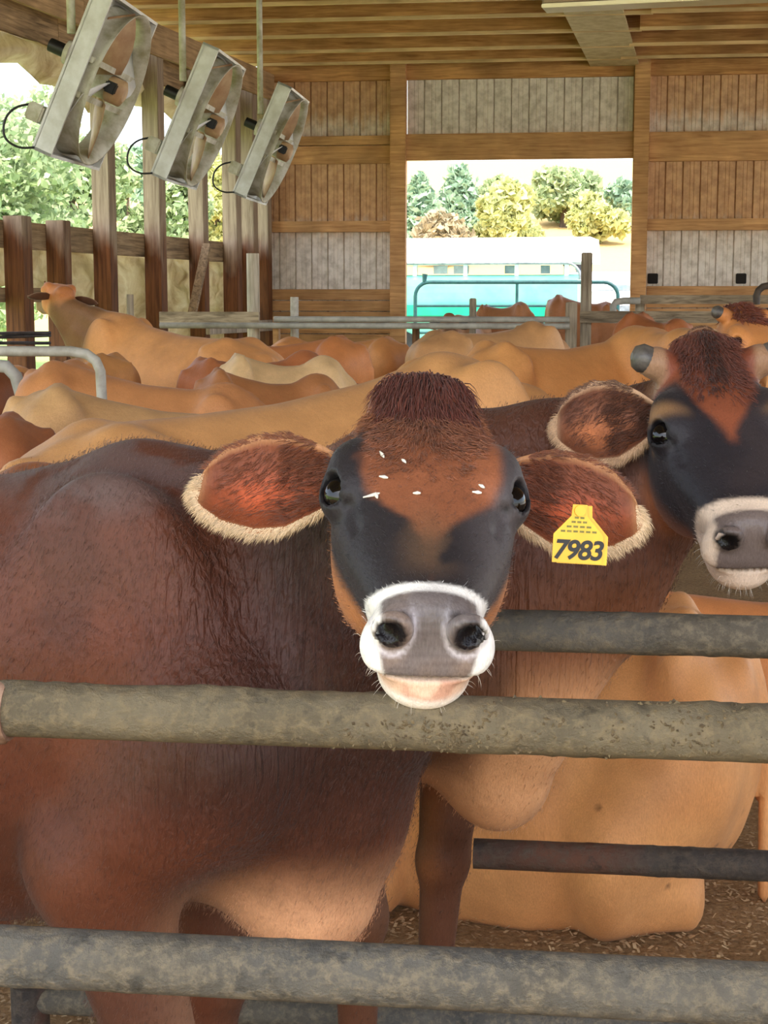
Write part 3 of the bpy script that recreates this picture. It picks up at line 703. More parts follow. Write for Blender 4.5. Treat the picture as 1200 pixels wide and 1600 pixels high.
def frame(O, fwd, side):
    """head matrix from poll point, nose direction and the animal's left (left-handed, z out of the forehead)"""
    y = Vector(fwd).normalized(); x = Vector(side); x = (x - y * x.dot(y)).normalized(); z = y.cross(x)
    M = Matrix((x, y, z)).transposed().to_4x4(); M.translation = Vector(O); return M
def strands(name, roots, dirs, length, width, cols, parent, mat=None, droop=(0, 0, -1), dk=.3, seg=3, jitter=.25, seed=0, mw=None):
    r = np.random.default_rng(seed); n = len(roots); d = dirs / (np.linalg.norm(dirs, axis=1)[:, None] + 1e-9)
    d = d + r.normal(size=d.shape) * jitter * .5 + (np.stack([vnoise(roots * 70, 3), vnoise(roots * 70, 17), vnoise(roots * 70, 29)], 1) - .5) * jitter * 3.0; d /= np.linalg.norm(d, axis=1)[:, None]
    L = np.broadcast_to(np.asarray(length, float), n) * r.uniform(.6, 1.2, n); W = np.broadcast_to(np.asarray(width, float), n)
    e = np.cross(d, r.normal(size=d.shape)); e /= np.linalg.norm(e, axis=1)[:, None]; g = np.cross(d, e); dr = np.asarray(droop, float)
    vs = []; rings = []
    for s in range(seg):
        t = s / seg; c = roots + d * (L * t)[:, None] + dr * (L * dk * t * t)[:, None] + e * (L * .12 * math.sin(t * 3))[:, None]; w = W * (1 - t * .75)
        rings.append(np.stack([c + (e * math.cos(a) + g * math.sin(a)) * w[:, None] for a in (0, 2.094, 4.189)], 1))
    tip = (roots + d * L[:, None] + dr * (L * dk)[:, None] + e * (L * .03)[:, None])[:, None]
    V = np.concatenate(rings + [tip], 1).reshape(-1, 3); per = 3 * seg + 1; base = np.arange(n)[:, None] * per; T = []
    for s in range(seg - 1):
        for k in range(3):
            a, b = s * 3 + k, s * 3 + (k + 1) % 3; T.append(base + np.array([[a, b, b + 3]])); T.append(base + np.array([[a, b + 3, a + 3]]))
    for k in range(3): T.append(base + np.array([[(seg - 1) * 3 + k, (seg - 1) * 3 + (k + 1) % 3, per - 1]]))
    T = np.concatenate(T); C = np.repeat(np.clip(cols * r.uniform(.75, 1.25, (n, 1)), 0, 1), per, 0)
    me = quad_mesh(name, V, T, C); return tag(link(name, me, mat or M_hair, parent), kind='stuff')
def ear_obj(parent, M, base, tipdir, up, L, Wd, cols, seed, fringe=True, curl=.35):
    """cupped leaf-shaped ear: base/tipdir/up in the head frame M; the cup opens along tipdir x up"""
    b = Vector(base); t = Vector(tipdir).normalized(); u = Vector(up); u = (u - t * u.dot(t)).normalized(); nrm = t.cross(u)
    if nrm.dot(Vector((0, .5, 1))) < 0: nrm = -nrm
    nu, nv = 26, 19; r = np.random.default_rng(seed)
    U, V = np.meshgrid(np.linspace(0, 1, nu), np.linspace(-1, 1, nv), indexing='ij')
    hw = Wd * np.interp(U, [0, .08, .2, .4, .6, .8, .92, .98, 1], [.36, .42, .66, .97, 1.0, .80, .50, .24, .05])
    across = V * hw + np.where(V < 0, -.10, .06) * Wd * np.sin(U * 3.1); along = L * U - .02 * L * V
    cup = -.50 * hw * (1 - np.abs(V) ** 1.8) * (1 - .45 * U) + .10 * L * U ** 2 * 0 - .12 * L * U ** 2
    fold = .25 * hw * np.clip(1 - U * 2.2, 0, 1) * np.abs(V) ** 2
    def pts(dep):
        q = np.array(b)[None, None] + along[..., None] * np.array(t) + across[..., None] * np.array(u) + (cup + fold + dep)[..., None] * np.array(nrm); return q.reshape(-1, 3)
    th = .004 + .007 * (1 - np.abs(V)); F_ = pts(0 * U); B_ = pts(-th); Vt = np.concatenate([F_, B_]); n = nu * nv; Q = []
    for i in range(nu - 1):
        for j in range(nv - 1):
            a = i * nv + j; Q.append((a, a + nv, a + nv + 1, a + 1)); Q.append((n + a, n + a + 1, n + a + nv + 1, n + a + nv))
    for i in range(nu - 1):
        a = i * nv; Q.append((a, n + a, n + a + nv, a + nv)); a += nv - 1; Q.append((a, a + nv, n + a + nv, n + a))
    for j in range(nv - 1):
        a = (nu - 1) * nv + j; Q.append((a, n + a, n + a + 1, a + 1)); Q.append((j, j + 1, n + j + 1, n + j))
    Vw = np.array([list(M @ Vector(x)) for x in Vt]); c = np.tile(cols['in'], (2 * n, 1)); uf, vf = U.ravel(), V.ravel()
    nz = fbm(F_ * 60, seed, 3)
    Q = np.array(Q)
    ctr = Vw[:n].mean(0); f0 = Q[2 * ((nu // 2) * (nv - 1) + nv // 2)]; fnm = np.cross(Vw[f0[1]] - Vw[f0[0]], Vw[f0[2]] - Vw[f0[0]])
    if fnm @ np.array(M.to_3x3() @ nrm) < 0: Q = Q[:, ::-1]
    k = np.exp(-((uf - .55) / .26) ** 2 - ((vf + .12) / .42) ** 2) * (.55 + .9 * (nz - .5)); ci = blend(np.tile(cols['in'], (n, 1)), np.clip(k * 1.25, 0, 1), cols['mid'])
    ci = blend(ci, sst(uf, .28, .0) * .8, cols['deep']); ci = blend(ci, np.clip(sst(np.abs(vf), .78, .98) + sst(uf, .90, 1.0), 0, 1) * .8, cols['rim'])
    c[:n] = ci * (.8 + .4 * nz[:, None]); c[n:] = cols['back']
    o = link('ear', quad_mesh('ear', Vw, np.array(Q), c, {'wrinkle': np.zeros(2 * n), 'wet': np.zeros(2 * n)}), M_coat, parent)
    if fringe:
        Fw = Vw[:n].reshape(nu, nv, 3); T3 = np.array((M.to_3x3() @ t)); U3 = np.array(M.to_3x3() @ u); N3 = np.array(M.to_3x3() @ nrm)
        roots = []; dirs = []; col = []; lens = []
        def put(u0, v0, cnt, dfn, colr, ln):
            for _ in range(cnt):
                uu = r.uniform(*u0); vv = r.uniform(*v0); i = uu * (nu - 1); j = (vv + 1) / 2 * (nv - 1); i0, j0 = min(int(i), nu - 2), min(int(j), nv - 2); fi, fj = i - i0, j - j0
                p = (Fw[i0, j0] * (1 - fi) + Fw[i0 + 1, j0] * fi) * (1 - fj) + (Fw[i0, j0 + 1] * (1 - fi) + Fw[i0 + 1, j0 + 1] * fi) * fj
                roots.append(p); dirs.append(dfn(uu, vv)); col.append(colr if not callable(colr) else colr(uu, vv)); lens.append(ln * (1.0 if np.isscalar(ln) else 1))
        lo = lambda uu, vv: -U3 * .9 + T3 * (.25 + .5 * uu) + N3 * .25
        put((.12, 1.0), (-1.0, -.84), 1500, lo, cols['fringe'], .015)
        put((.955, 1.0), (-1.0, .8), 420, lambda uu, vv: T3 * .9 + U3 * vv * .4 - U3 * .35 + N3 * .15, cols['fringe'], .013)
        put((.25, .95), (.9, 1.0), 500, lambda uu, vv: T3 * .8 + U3 * .35 + N3 * .1, cols['back'] * 1.3, .010)
        put((.02, .45), (-.7, .9), 700, lambda uu, vv: T3 * .8 - U3 * .25 + N3 * .35, lambda uu, vv: cols['in'] * .85, .020)
        put((.3, .85), (-.75, .8), 900, lambda uu, vv: T3 * .7 - U3 * .4 + N3 * .12, lambda uu, vv: cols['in'] * 1.1, .012)
        strands('ear_hair', np.array(roots), np.array(dirs), np.array(lens), .00055, np.array(col), o, seed=seed + 3, dk=.15, seg=2)
    return o

def build_cow(name, label, W, R, color, head=None, pose=None, res=.016, headres=None, lying=False, paint=None, horns=False, ears=True, group='cows in the barn', neckmid=None, eyes=False, chest=0, widen=1.0, snout=.86):
    """W, R: world points of the withers and the tail head; head: world matrix of the head"""
    W, R = Vector(W), Vector(R); hd = Vector((W.x - R.x, W.y - R.y, 0)); Lh = hd.length; hd.normalize(); ang = math.atan2(hd.y, hd.x)
    g0 = .60 if lying else 0.0
    sx = Lh / 1.25; sz = W.z / (1.2 - g0); kz = (R.z / (1.13 - g0)) / sz; tilt = (1 - kz) / 1.25; sy = widen * min(1.12, max(.85, (sx + sz) / 2))
    root_M = Matrix.Translation((W.x, W.y, 0)) @ Matrix.Rotation(ang, 4, 'Z'); inv = root_M.inverted()
    if head is None:
        O = Vector((.60 * sx, 0, (.98 - g0) * sz * (1 if not lying else 1.1))); HM = frame(O, (.62, 0, -.78), (0, 1, 0))
    else: HM = inv @ head
    Hi = np.array(HM.inverted(), f32); Hm = np.array(HM, f32)
    def toH(p):
        h = p @ Hi[:3, :3].T + Hi[:3, 3]; y = h[:, 1]; h[:, 1] = np.where(y > EYE[1], EYE[1] + (y - EYE[1]) / snout, y); return h
    hp = lambda q: np.array((HM @ Vector(q))[:], f32)
    def toB(p):
        x = p[:, 0] / sx; zz = p[:, 2] / (sz * np.clip(1 + tilt * x, .4, 1.6)); return np.stack([x, p[:, 1] / sy, zz + g0], 1)
    S = lambda q: np.array([q[0] * sx, q[1] * sy, (q[2] - g0) * sz], f32)
    pose = pose or {}
    nb = [(S((-.02, 0, 1.09)), S((.10, 0, .95)), S((.20, 0, .80))), (hp((0, .02, -.105)), hp((0, .045, -.14)), hp((0, .08, -.168)))]
    nr = [(.085, .12, .13), (.060, .078, .060)]
    mids = [nb[0][i] * .5 + nb[1][i] * .5 for i in range(3)]
    if neckmid is not None: mids = [m + np.array(inv.to_3x3() @ Vector(neckmid), f32) for m in mids]
    def fn(p):
        q = toB(p); d = trunk_sdf(q); d = fold_sdf(q, d) if lying else legs_sdf(q, d, pose)
        d = d * min(sx, sz, sy)
        nk = None
        for i in range(3):
            rm = (nr[0][i] + nr[1][i]) * .5 * .94
            e = smin(cone(p, nb[0][i], mids[i], nr[0][i], rm), cone(p, mids[i], nb[1][i], rm, nr[1][i]), .04)
            nk = e if nk is None else smin(nk, e, .05)
        if chest:   # dewlap: a thin fold under the neck
            a, b = hp((0, .06, -.20)), S((.27, 0, .72)); e = smin(cone(p, a, (a + b) / 2 + np.array([.03, 0, -.05], f32), .02, .03), cone(p, (a + b) / 2 + np.array([.03, 0, -.05], f32), b, .03, .05), .03); nk = smin(nk, e, .06)
        d = smin(d, nk, .07)
        h = toH(p); near = (np.abs(h[:, 0]) < .3) & (h[:, 1] > -.2) & (h[:, 1] < .62) & (np.abs(h[:, 2] + .08) < .35)
        hdv = np.full(len(p), .3, f32)
        if near.any(): hdv[near] = head_sdf(h[near], horns)
        # neck must not swell into the face
        return smin(d, hdv, .028)
    hc = np.array([hp(q) for q in ((-.12, -.05, .05), (.12, -.05, .05), (-.12, .46, .05), (.12, .46, .05), (-.1, 0, -.24), (.1, 0, -.24), (-.1, .42, -.18), (.1, .42, -.18))])
    lo = np.minimum(S((-1.5, -.42, g0)), hc.min(0) - .03); hi = np.maximum(S((.42, .42, 1.27)), hc.max(0) + .03); lo[2] = -.01; hi[2] = max(hi[2], 1.3 * sz * kz)
    ax = []
    for i in range(3):
        fn_r = (max(lo[i], hc[:, i].min() - .02), hc[:, i].max() + .02, headres) if headres else None
        ax.append(axis(lo[i], hi[i], res, fn_r))
    V, Q, N = nets(fn, ax, 6 if res < .015 else 4)
    h = toH(V); q = toB(V)
    hk = np.clip(1 - np.maximum(head_sdf(h, horns), 0) / .03, 0, 1) * ((h[:, 1] > -.15) & (h[:, 1] < .6) & (np.abs(h[:, 0]) < .25))
    nzv = fbm(V * 6, 4, 3); nz2 = fbm(V * 25, 9, 3)
    C = (paint or generic_paint)(V, N, q, h, hk, nzv, nz2, lying)
    C, wrk, wet = C
    me = quad_mesh(name, V, Q, np.clip(C, 0, 1.6), {'wrinkle': wrk, 'wet': wet})
    o = bpy.data.objects.new(name, me); COL.objects.link(o); me.materials.append(M_coat); o.matrix_world = root_M
    o.color = tuple(lin(color)) + (1,) if color is not None else (1, 1, 1, 1)
    tag(o, label, 'cow', group)
    bpy.context.view_layer.update()
    o['_'] = 0; del o['_']
    return dict(o=o, HM=HM, V=V, N=N, C=C, h=h, q=q, hk=hk, inv=inv)
def generic_paint(V, N, q, h, hk, nz, nz2, lying):
    n = len(V); C = np.ones((n, 3), f32)
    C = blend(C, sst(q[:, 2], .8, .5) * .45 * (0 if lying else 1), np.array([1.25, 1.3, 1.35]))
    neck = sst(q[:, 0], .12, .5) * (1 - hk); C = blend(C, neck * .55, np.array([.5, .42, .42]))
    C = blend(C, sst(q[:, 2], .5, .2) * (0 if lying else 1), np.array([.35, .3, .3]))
    C = C * (.9 + .2 * nz[:, None]); C = C * (.93 + .14 * nz2[:, None])
    C = blend(C, hk, np.array([.95, .85, .8]))
    C = blend(C, hk * sst(h[:, 1], .18, .3) * .8, np.array([.3, .27, .28])); C = blend(C, hk * sst(h[:, 1], .35, .38), np.array([1.25, 1.35, 1.5])); C = blend(C, hk * sst(h[:, 1], .415, .425) * sst(np.abs(h[:, 0]), .06, .045), np.array([.3, .3, .32]))
    C = blend(C, hk * sst(h[:, 1], .06, .0) * .7, np.array([.55, .4, .36]))
    return C, np.zeros(n), np.zeros(n)
def add_eyes(cow, parent=None):
    M = cow['HM']
    for s in (-1, 1):
        bm = bmesh.new(); bmesh.ops.create_uvsphere(bm, u_segments=28, v_segments=18, radius=EYER * .94)
        me = bpy.data.meshes.new('eye'); bm.to_mesh(me); bm.free()
        o = link('eye', me, M_eye, cow['o'], smooth=True); o.location = M @ Vector((s * float(EC[0]), float(EC[1]), float(EC[2])))
# ================================================================== the herd
EC1 = dict(mid=L3(184, 86, 52), deep=L3(58, 30, 20), rim=L3(190, 140, 96), back=L3(110, 62, 38), fringe=L3(222, 192, 154))
EC1['in'] = L3(116, 61, 36)
def main_paint(V, N, q, h, hk, nz, nz2, lying):
    n = len(V); x, y, z = h[:, 0], h[:, 1], h[:, 2]; ax = np.abs(x)
    C = np.tile(L3(94, 51, 33), (n, 1))
    C = blend(C, sst(nz, .42, .65) * .55, L3(72, 43, 33))
    C = blend(C, sst(q[:, 0], .02, .28) * .8 * sst(q[:, 2], .66, .85), L3(50, 32, 28))            # neck darker
    C = blend(C, sst(q[:, 2], 1.11, 1.17) * sst(nz2, .3, .55) * .6, L3(96, 84, 82))               # greyish top line
    C = blend(C, sst(q[:, 2], .71, .56) * sst(np.abs(q[:, 1]), .26, .12) * sst(q[:, 0], -.02, .2) * .95, L3(214, 160, 120))   # pale brisket
    C = blend(C, sst(q[:, 2], .60, .5) * sst(q[:, 0], -.2, -.3) * .7, L3(190, 130, 88))            # belly
    leg = sst(q[:, 2], .72, .5) * sst(np.abs(q[:, 1]), .10, .15) * ((np.abs(q[:, 0] - .02) < .14) | (q[:, 0] < -1.0))
    C = blend(C, leg * .6, L3(84, 54, 40))
    # ---- face
    w = x + .012 * (nz2 - .5); Fc = np.tile(L3(130, 78, 52), (n, 1))
    Fc = blend(Fc, sst(y, .09, .02) * .6, L3(150, 92, 56))
    side = sst(z, -.045, -.085) ; 
    edge = .058 + .012 * np.sin((y - .06) * 16) - .066 * sst(y, .17, .315) + .03 * (nz2 - .5) + .02 * (nz - .5)
    edge = np.where(x > 0, edge + .012, edge)
    dark = sst(np.abs(w) - edge, -.008, .010) * sst(y, .065, .09) * sst(z, -.115, -.075)
    dark = np.maximum(dark, sst(y + .06 * (nz2 - .5), .275, .325) * .93 * sst(z, -.10, -.06))
    Fc = blend(Fc, side * .8, L3(186, 122, 74)); Fc = blend(Fc, dark, L3(40, 36, 38))
    grey = dark * sst(x, .02, .07) * .45; Fc = blend(Fc, grey, L3(92, 84, 84))
    Fc = blend(Fc, sst(y, .2, .29) * sst(ax, .045, .0) * .6 * sst(y, .37, .31) * sst(nz2, .40, .56), L3(100, 76, 56)); Fc = blend(Fc, sst(ax, .055, .085) * sst(y, .075, .05) * sst(y, -.01, .02) * .6, L3(190, 128, 78))
    # muzzle: white band, grey pad, pale lips
    top = y - z * .35
    wh = sst(top + .004 * (nz2 - .5) + np.clip(-.03 - z, 0, .03) * .4, .362, .368); Fc = blend(Fc, wh, L3(236, 232, 226))
    pad = sst(top, .377, .384) * sst(ax + np.clip(-.05 - z, 0, .04) * .25, .051, .045) * sst(z, -.080, -.075); Fc = blend(Fc, pad * .96, L3(98, 88, 87))
    Fc = blend(Fc, pad * sst(nz2, .42, .66) * .6, L3(132, 112, 98)); Fc = blend(Fc, pad * sst(np.sin(z * 900 + 6 * nz2), .3, .9) * .22, L3(60, 52, 52))
    nost = sst(((ax - .0385) / .016) ** 2 + ((z + .019) / .0195) ** 2, 1.3, .8) * sst(y, .400, .408); Fc = blend(Fc, nost, L3(22, 18, 20))
    ring = np.exp(-((np.sqrt(((ax - .0365) / .020) ** 2 + ((z + .022) / .025) ** 2) - 1.12) / .12) ** 2) * sst(z, -.002, -.026) * (y > .38); Fc = blend(Fc, ring * .8, L3(204, 198, 204))  # highlight on the lower nostril rim, painted into the colour
    lip = sst(z, -.079, -.084) * sst(y, .34, .37); Fc = blend(Fc, lip, L3(214, 178, 152)); Fc = blend(Fc, lip * sst(nz2, .5, .62) * .7, L3(176, 124, 102)); Fc = blend(Fc, sst(z + .02 * (nz - .5), -.098, -.110) * sst(y, .33, .36), L3(238, 228, 216))
    Fc = blend(Fc, np.exp(-((z + .079) / .0028) ** 2) * sst(y, .36, .385) * sst(ax, .055, .045), L3(96, 62, 50))
    e = np.sqrt(((ax - EYE[0]) / .03) ** 2 + ((y - EYE[1]) / .034) ** 2 + ((z - EYE[2]) / .03) ** 2); Fc = blend(Fc, sst(e, 1.05, .85), L3(24, 21, 22))
    C = C * (1 - hk[:, None]) + Fc * hk[:, None]; C = C * (.88 + .24 * nz2[:, None])
    wr = sst(q[:, 0], .0, .16) * sst(q[:, 0], .62, .4) * (1 - hk) * sst(q[:, 2], .62, .75) * .9
    wet = hk * pad
    return C, wr, wet
# ---- the cow at the gate
hy = Vector((0, -.872, -.490)); hx = Vector((1, 0, -.055))
HM1 = frame((0, 0, 0), hy, hx)
HM1.translation = P(664, 782, 1.665) - HM1.to_3x3() @ Vector((0, EYE[1], EYE[2]))
W1 = Vector((-.30, 2.10, 0)); W1.z = P(290, 698, 2.1).z
fw = Vector((.93, -.37, 0)); R1 = W1 - fw * 1.25; R1.z = 1.09
cow1 = build_cow('cow', 'reddish brown cow facing us with its chin on the front gate rail, yellow ear tag', W1, R1, None, HM1, {'fore': {1: (-.06, 0), -1: (.05, 0)}}, res=.010, headres=.0045, paint=main_paint, group='cows in the barn', neckmid=(.0, .03, -.045), chest=1)
add_eyes(cow1)
def ears_for(cow, L, Wd, cols, seed, lt=((-1, .10, .05)), rt=((1, .06, -.02)), up=(0, -.75, .45), fringe=True):
    M = cow['HM']
    a = ear_obj(cow['o'], M, (-.076, .078, -.072), lt, up, L, Wd, cols, seed, fringe); b = ear_obj(cow['o'], M, (.076, .078, -.072), rt, up, L, Wd, cols, seed + 5, fringe); return a, b
earL, earR = ears_for(cow1, .185, .058, EC1, 31, (-1, .02, -.02), (1, .12, -.05))
def tuft(cow, cond, count, flow, length, width, col, seed, name='forelock', jit=.35, lift=.5, dk=.35):
    r = np.random.default_rng(seed); idx = np.nonzero(cond(cow['h'], cow['hk']))[0]
    if len(idx) == 0: return
    k = r.choice(idx, count); R3 = np.array(cow['HM'].to_3x3()); fl = flow(cow['h'][k]) @ R3.T; nr = cow['N'][k]
    length = length(cow['h'][k]) if callable(length) else length; roots = cow['V'][k] + r.normal(size=(count, 3)) * .002; c = col(cow['h'][k], cow['C'][k])
    return strands(name, roots, fl + nr * lift, length, width, c, cow['o'], seed=seed, jitter=jit, dk=dk, seg=3)
# poll tuft: long dark red hair falling over the crown
tuft(cow1, lambda h, k: (k > .5) & (h[:, 1] < .045) & (np.abs(h[:, 0]) < .044) & (h[:, 2] > -.06), 5200,
     lambda h: np.stack([h[:, 0] * 6, .8 + 0 * h[:, 0], .0 * h[:, 0] + .1], 1), .038, .0009, lambda h, c: np.tile(L3(92, 44, 33), (len(h), 1)) * (.6 + .8 * vnoise(h * 90, 5)[:, None]), 3, 'poll_tuft', .17, .30, .55)
tuft(cow1, lambda h, k: (k > .5) & (h[:, 1] > .02) & (h[:, 1] < .09 + .11 * RNG.random(len(h)) ** 1.5) & (np.abs(h[:, 0]) < .064) & (h[:, 2] > -.06), 8000,
     lambda h: np.stack([h[:, 0] * 12, .9 - h[:, 1] * 3, 0 * h[:, 0]], 1), lambda h: .018 * (1 - .65 * sst(h[:, 1], .06, .18)), .0006, lambda h, c: c * (.7 + .6 * vnoise(h * 120, 6)[:, None]), 5, 'forehead_hair', .24, .12, .03)

# short coat on everything that faces this side
def coat_hair(cow, count, length, width, seed, dirs, keep=None):
    r = np.random.default_rng(seed); o = cow['o']; M3 = np.array(o.matrix_world.to_3x3()); Nw = cow['N'] @ M3.T; Vw = cow['V'] @ M3.T + np.array(o.matrix_world.translation)
    view = np.array([0, 0, CAMZ]) - Vw; view /= np.linalg.norm(view, axis=1)[:, None]
    ok = ((Nw * view).sum(1) > -.15) & (Vw[:, 1] < 3.2) & (np.abs(Vw[:, 0]) < .32 * Vw[:, 1] + .05)
    h = cow['h']; hk = cow['hk']; bare = (hk > .5) & ((h[:, 1] - h[:, 2] * .35 > .372) | (((np.abs(h[:, 0]) - EYE[0]) / .03) ** 2 + ((h[:, 1] - EYE[1]) / .03) ** 2 < 1.0))
    idx = np.nonzero(ok & ~bare)[0]; w = np.where(hk[idx] > .5, .28, 1.0); k = r.choice(idx, count, p=w / w.sum())
    hd = dirs(cow, k); L = np.where(hk[k] > .5, length * .85, length)
    return strands('coat_hair', cow['V'][k] + r.normal(size=(count, 3)) * np.where(hk[k] > .5, .0015, .004)[:, None], hd + cow['N'][k] * .07, L, width, cow['C'][k] * (.72 + .5 * r.random((count, 1))), o, seed=seed, jitter=.16, dk=.05, seg=2)
def lie_dirs(cow, k):
    R3 = np.array(cow['HM'].to_3x3()); h = cow['h'][k]; f = np.stack([np.sign(h[:, 0]) * (.3 + 4 * np.abs(h[:, 0])), -.8 + 0 * h[:, 0], -.2 + 0 * h[:, 0]], 1) @ R3.T
    b = np.tile(np.array([-.45, 0, -.9]), (len(k), 1)); return np.where(cow['hk'][k][:, None] > .5, f, b)
coat_hair(cow1, 64000, .0075, .00032, 41, lie_dirs)
def whiskers(cow, n, seed):
    r = np.random.default_rng(seed); h = cow['h']; idx = np.nonzero((cow['hk'] > .5) & (h[:, 1] > .36) & (h[:, 2] < -.05) & ((h[:, 2] < -.10) | (np.abs(h[:, 0]) > .05)))[0]; k = r.choice(idx, n)
    strands('whiskers', cow['V'][k], cow['N'][k], .011, .00022, np.tile(L3(226, 216, 202), (n, 1)), cow['o'], seed=seed, jitter=.2, dk=.5, seg=3)
whiskers(cow1, 70, 5)
# flecks of chaff on the face
r = np.random.default_rng(2)
M_fleck = plain('chaff_fleck', (236, 230, 216), (214, 206, 190), 40, .7)
def on_face(cow, hx_, hy_):
    h = cow['h']; d = (h[:, 0] - hx_) ** 2 + (h[:, 1] - hy_) ** 2 + np.where(h[:, 2] > -.06, 0, 1); i = int(np.argmin(d)); return Vector(cow['V'][i].astype(float)), Vector(cow['N'][i].astype(float))
for fx, fy, ln, an in ((-.048, .145, .006, 1.2), (-.048, .18, .005, .3), (-.057, .205, .011, -.4), (-.052, .208, .005, 1.4), (.052, .195, .005, .2), (.058, .185, .004, .8), (-.01, .21, .004, 0), (-.025, .155, .004, 1)):
    p, nn = on_face(cow1, fx, fy); m = MB(); R = cow1['HM'].to_3x3(); d = R @ Vector((math.cos(an), math.sin(an), 0)); m.tube([p + nn * .0015 - d * ln, p + nn * .002 + d * ln * .2, p + nn * .0018 + d * ln], [.0008, .0022, .001], 6)
    m.build('chaff_fleck', M_fleck, cow1['o'])
# ---- ear tag in the left ear of the cow at the gate
M_tag = plain('tag_yellow', (232, 182, 30), (214, 162, 20), 20, .4)
M_ink = plain('tag_ink', (20, 18, 18), (30, 26, 24), 20, .6)
def tag_outline(w, h, neck, top):
    return [(-w, 0), (w, 0), (w, h), (neck, top), (neck * .9, top + .012), (-neck * .9, top + .012), (-neck, top), (-w, h)]
def plate(pts, y0, y1, bev=.0015):
    n = len(pts); m = MB(); vs = [(x, y0, z) for x, z in pts] + [(x, y1, z) for x, z in pts]
    m.add(vs, [tuple(range(n)), tuple(range(2 * n - 1, n - 1, -1))] + [(i, n + i, n + (i + 1) % n, (i + 1) % n) for i in range(n)]); return m
def text_mesh(s, size, shear=.18):
    cu = bpy.data.curves.new('txt', 'FONT'); cu.body = s; cu.size = size; cu.align_x = 'CENTER'; cu.extrude = .0004; cu.shear = shear; cu.offset = .0007; cu.space_character = .92
    o = bpy.data.objects.new('txt', cu); COL.objects.link(o); bpy.context.view_layer.update()
    me = bpy.data.meshes.new_from_object(o.evaluated_get(bpy.context.evaluated_depsgraph_get())); bpy.data.objects.remove(o); return me
def to_local(o, w): return o.matrix_world.inverted() @ w
TAGW = P(901, 880, 1.62)
tg = empty('ear_tag', TAGW, math.radians(4), 'yellow ear tag numbered 7983 in the ear of the cow at the gate', 'ear tag')
tg.rotation_euler = (math.radians(-6), math.radians(3.5), math.radians(2))
front = plate(tag_outline(.0265, .030, .0085, .050), -.001, .001).build('front_plate', M_tag, tg)
bk = plate([(x + .006, z - .001) for x, z in tag_outline(.0265, .030, .0085, .050)], .004, .006).build('back_plate', M_tag, tg)
tm = text_mesh('7983', .0282); tm.materials.clear(); tm.materials.append(M_ink)
link('number', tm, M_ink, tg, (.0002, -.0016, .0046), (math.radians(90), 0, 0))
r = np.random.default_rng(4)
for row, (zz_, wd, cnt) in enumerate(((.0335, .040, 6), (.0385, .028, 4), (.0435, .018, 3), (.0480, .012, 2))):
    for k in range(cnt):
        xx = -wd / 2 + (k + .5) * wd / cnt; ww = wd / cnt * .36; hh = .0011
        MB().box(xx - ww, xx + ww, -.0014, -.0009, zz_ - hh, zz_ + hh).build('fine_print', plain('tag_print', (96, 92, 30), (120, 110, 40), 200, .6), tg)
MB().tube([(0, -.004, .0555), (0, .012, .0555)], .006, 14).build('stud', M_tag, tg)

# ---- dark-faced cow on the right
EC2 = dict(mid=L3(190, 116, 72), deep=L3(54, 34, 26), rim=L3(206, 168, 130), back=L3(96, 66, 48), fringe=L3(196, 160, 124))
EC2['in'] = L3(100, 58, 38)
def dark_paint(V, N, q, h, hk, nz, nz2, lying):
    n = len(V); x, y, z = h[:, 0], h[:, 1], h[:, 2]; ax = np.abs(x)
    C = np.tile(L3(150, 92, 56), (n, 1)); C = blend(C, sst(q[:, 0], -.25, .1) * .9 * sst(q[:, 2], .82, .98), L3(72, 44, 34)); C = blend(C, sst(q[:, 0], .1, .25) * sst(q[:, 2], .6, .8) * .6, L3(84, 50, 36))
    C = blend(C, sst(q[:, 2], .84, .70) * sst(q[:, 0], .0, .15), L3(206, 152, 108))
    leg = sst(q[:, 2], .95, .75) * sst(np.abs(q[:, 1]), .09, .13) * (np.abs(q[:, 0] - .08) < .26); C = blend(C, leg * .85, L3(76, 46, 34))
    Fc = np.tile(L3(128, 70, 46), (n, 1)); Fc = blend(Fc, sst(y, .08, .02) * .5, L3(104, 54, 40)); Fc = blend(Fc, sst(ax, .062, .074) * sst(y, .06, .045), L3(142, 108, 82))
    edge = .05 - .05 * sst(y, .08, .24); dark = sst(ax + .02 * (nz2 - .5) - edge, -.006, .012) * sst(y, .05, .085); dark = np.maximum(dark, sst(y, .2, .24))
    Fc = blend(Fc, sst(z, -.05, -.1) * .5, L3(150, 98, 62)); Fc = blend(Fc, dark * sst(z, -.17, -.1), L3(38, 34, 37)); Fc = blend(Fc, dark * sst(nz, .5, .7) * .25, L3(80, 66, 62))
    top = y - z * .35; wh = sst(top, .348, .358); Fc = blend(Fc, wh, L3(214, 192, 170)); pad = sst(top, .377, .386) * sst(ax, .052, .045) * sst(z, -.080, -.075); Fc = blend(Fc, pad * .96, L3(98, 86, 82))
    nost = sst(((ax - .0385) / .016) ** 2 + ((z + .019) / .0195) ** 2, 1.3, .8) * sst(y, .400, .408); Fc = blend(Fc, nost, L3(20, 17, 18))
    Fc = blend(Fc, np.exp(-((z + .079) / .003) ** 2) * sst(y, .36, .385) * sst(ax, .055, .045), L3(50, 36, 30))
    e = np.sqrt(((ax - EYE[0]) / .03) ** 2 + ((y - EYE[1]) / .034) ** 2 + ((z - EYE[2]) / .03) ** 2); Fc = blend(Fc, sst(e, 1.9, 1.3) * sst(y, .175, .15) * .75, L3(150, 112, 74)); Fc = blend(Fc, sst(e, 1.15, .9), L3(24, 21, 22))
    C = C * (1 - hk[:, None]) + Fc * hk[:, None]; C = C * (.88 + .24 * nz2[:, None])
    wr = sst(q[:, 0], .0, .2) * (1 - hk) * sst(q[:, 2], .66, .78) * .8
    return C, wr, hk * pad
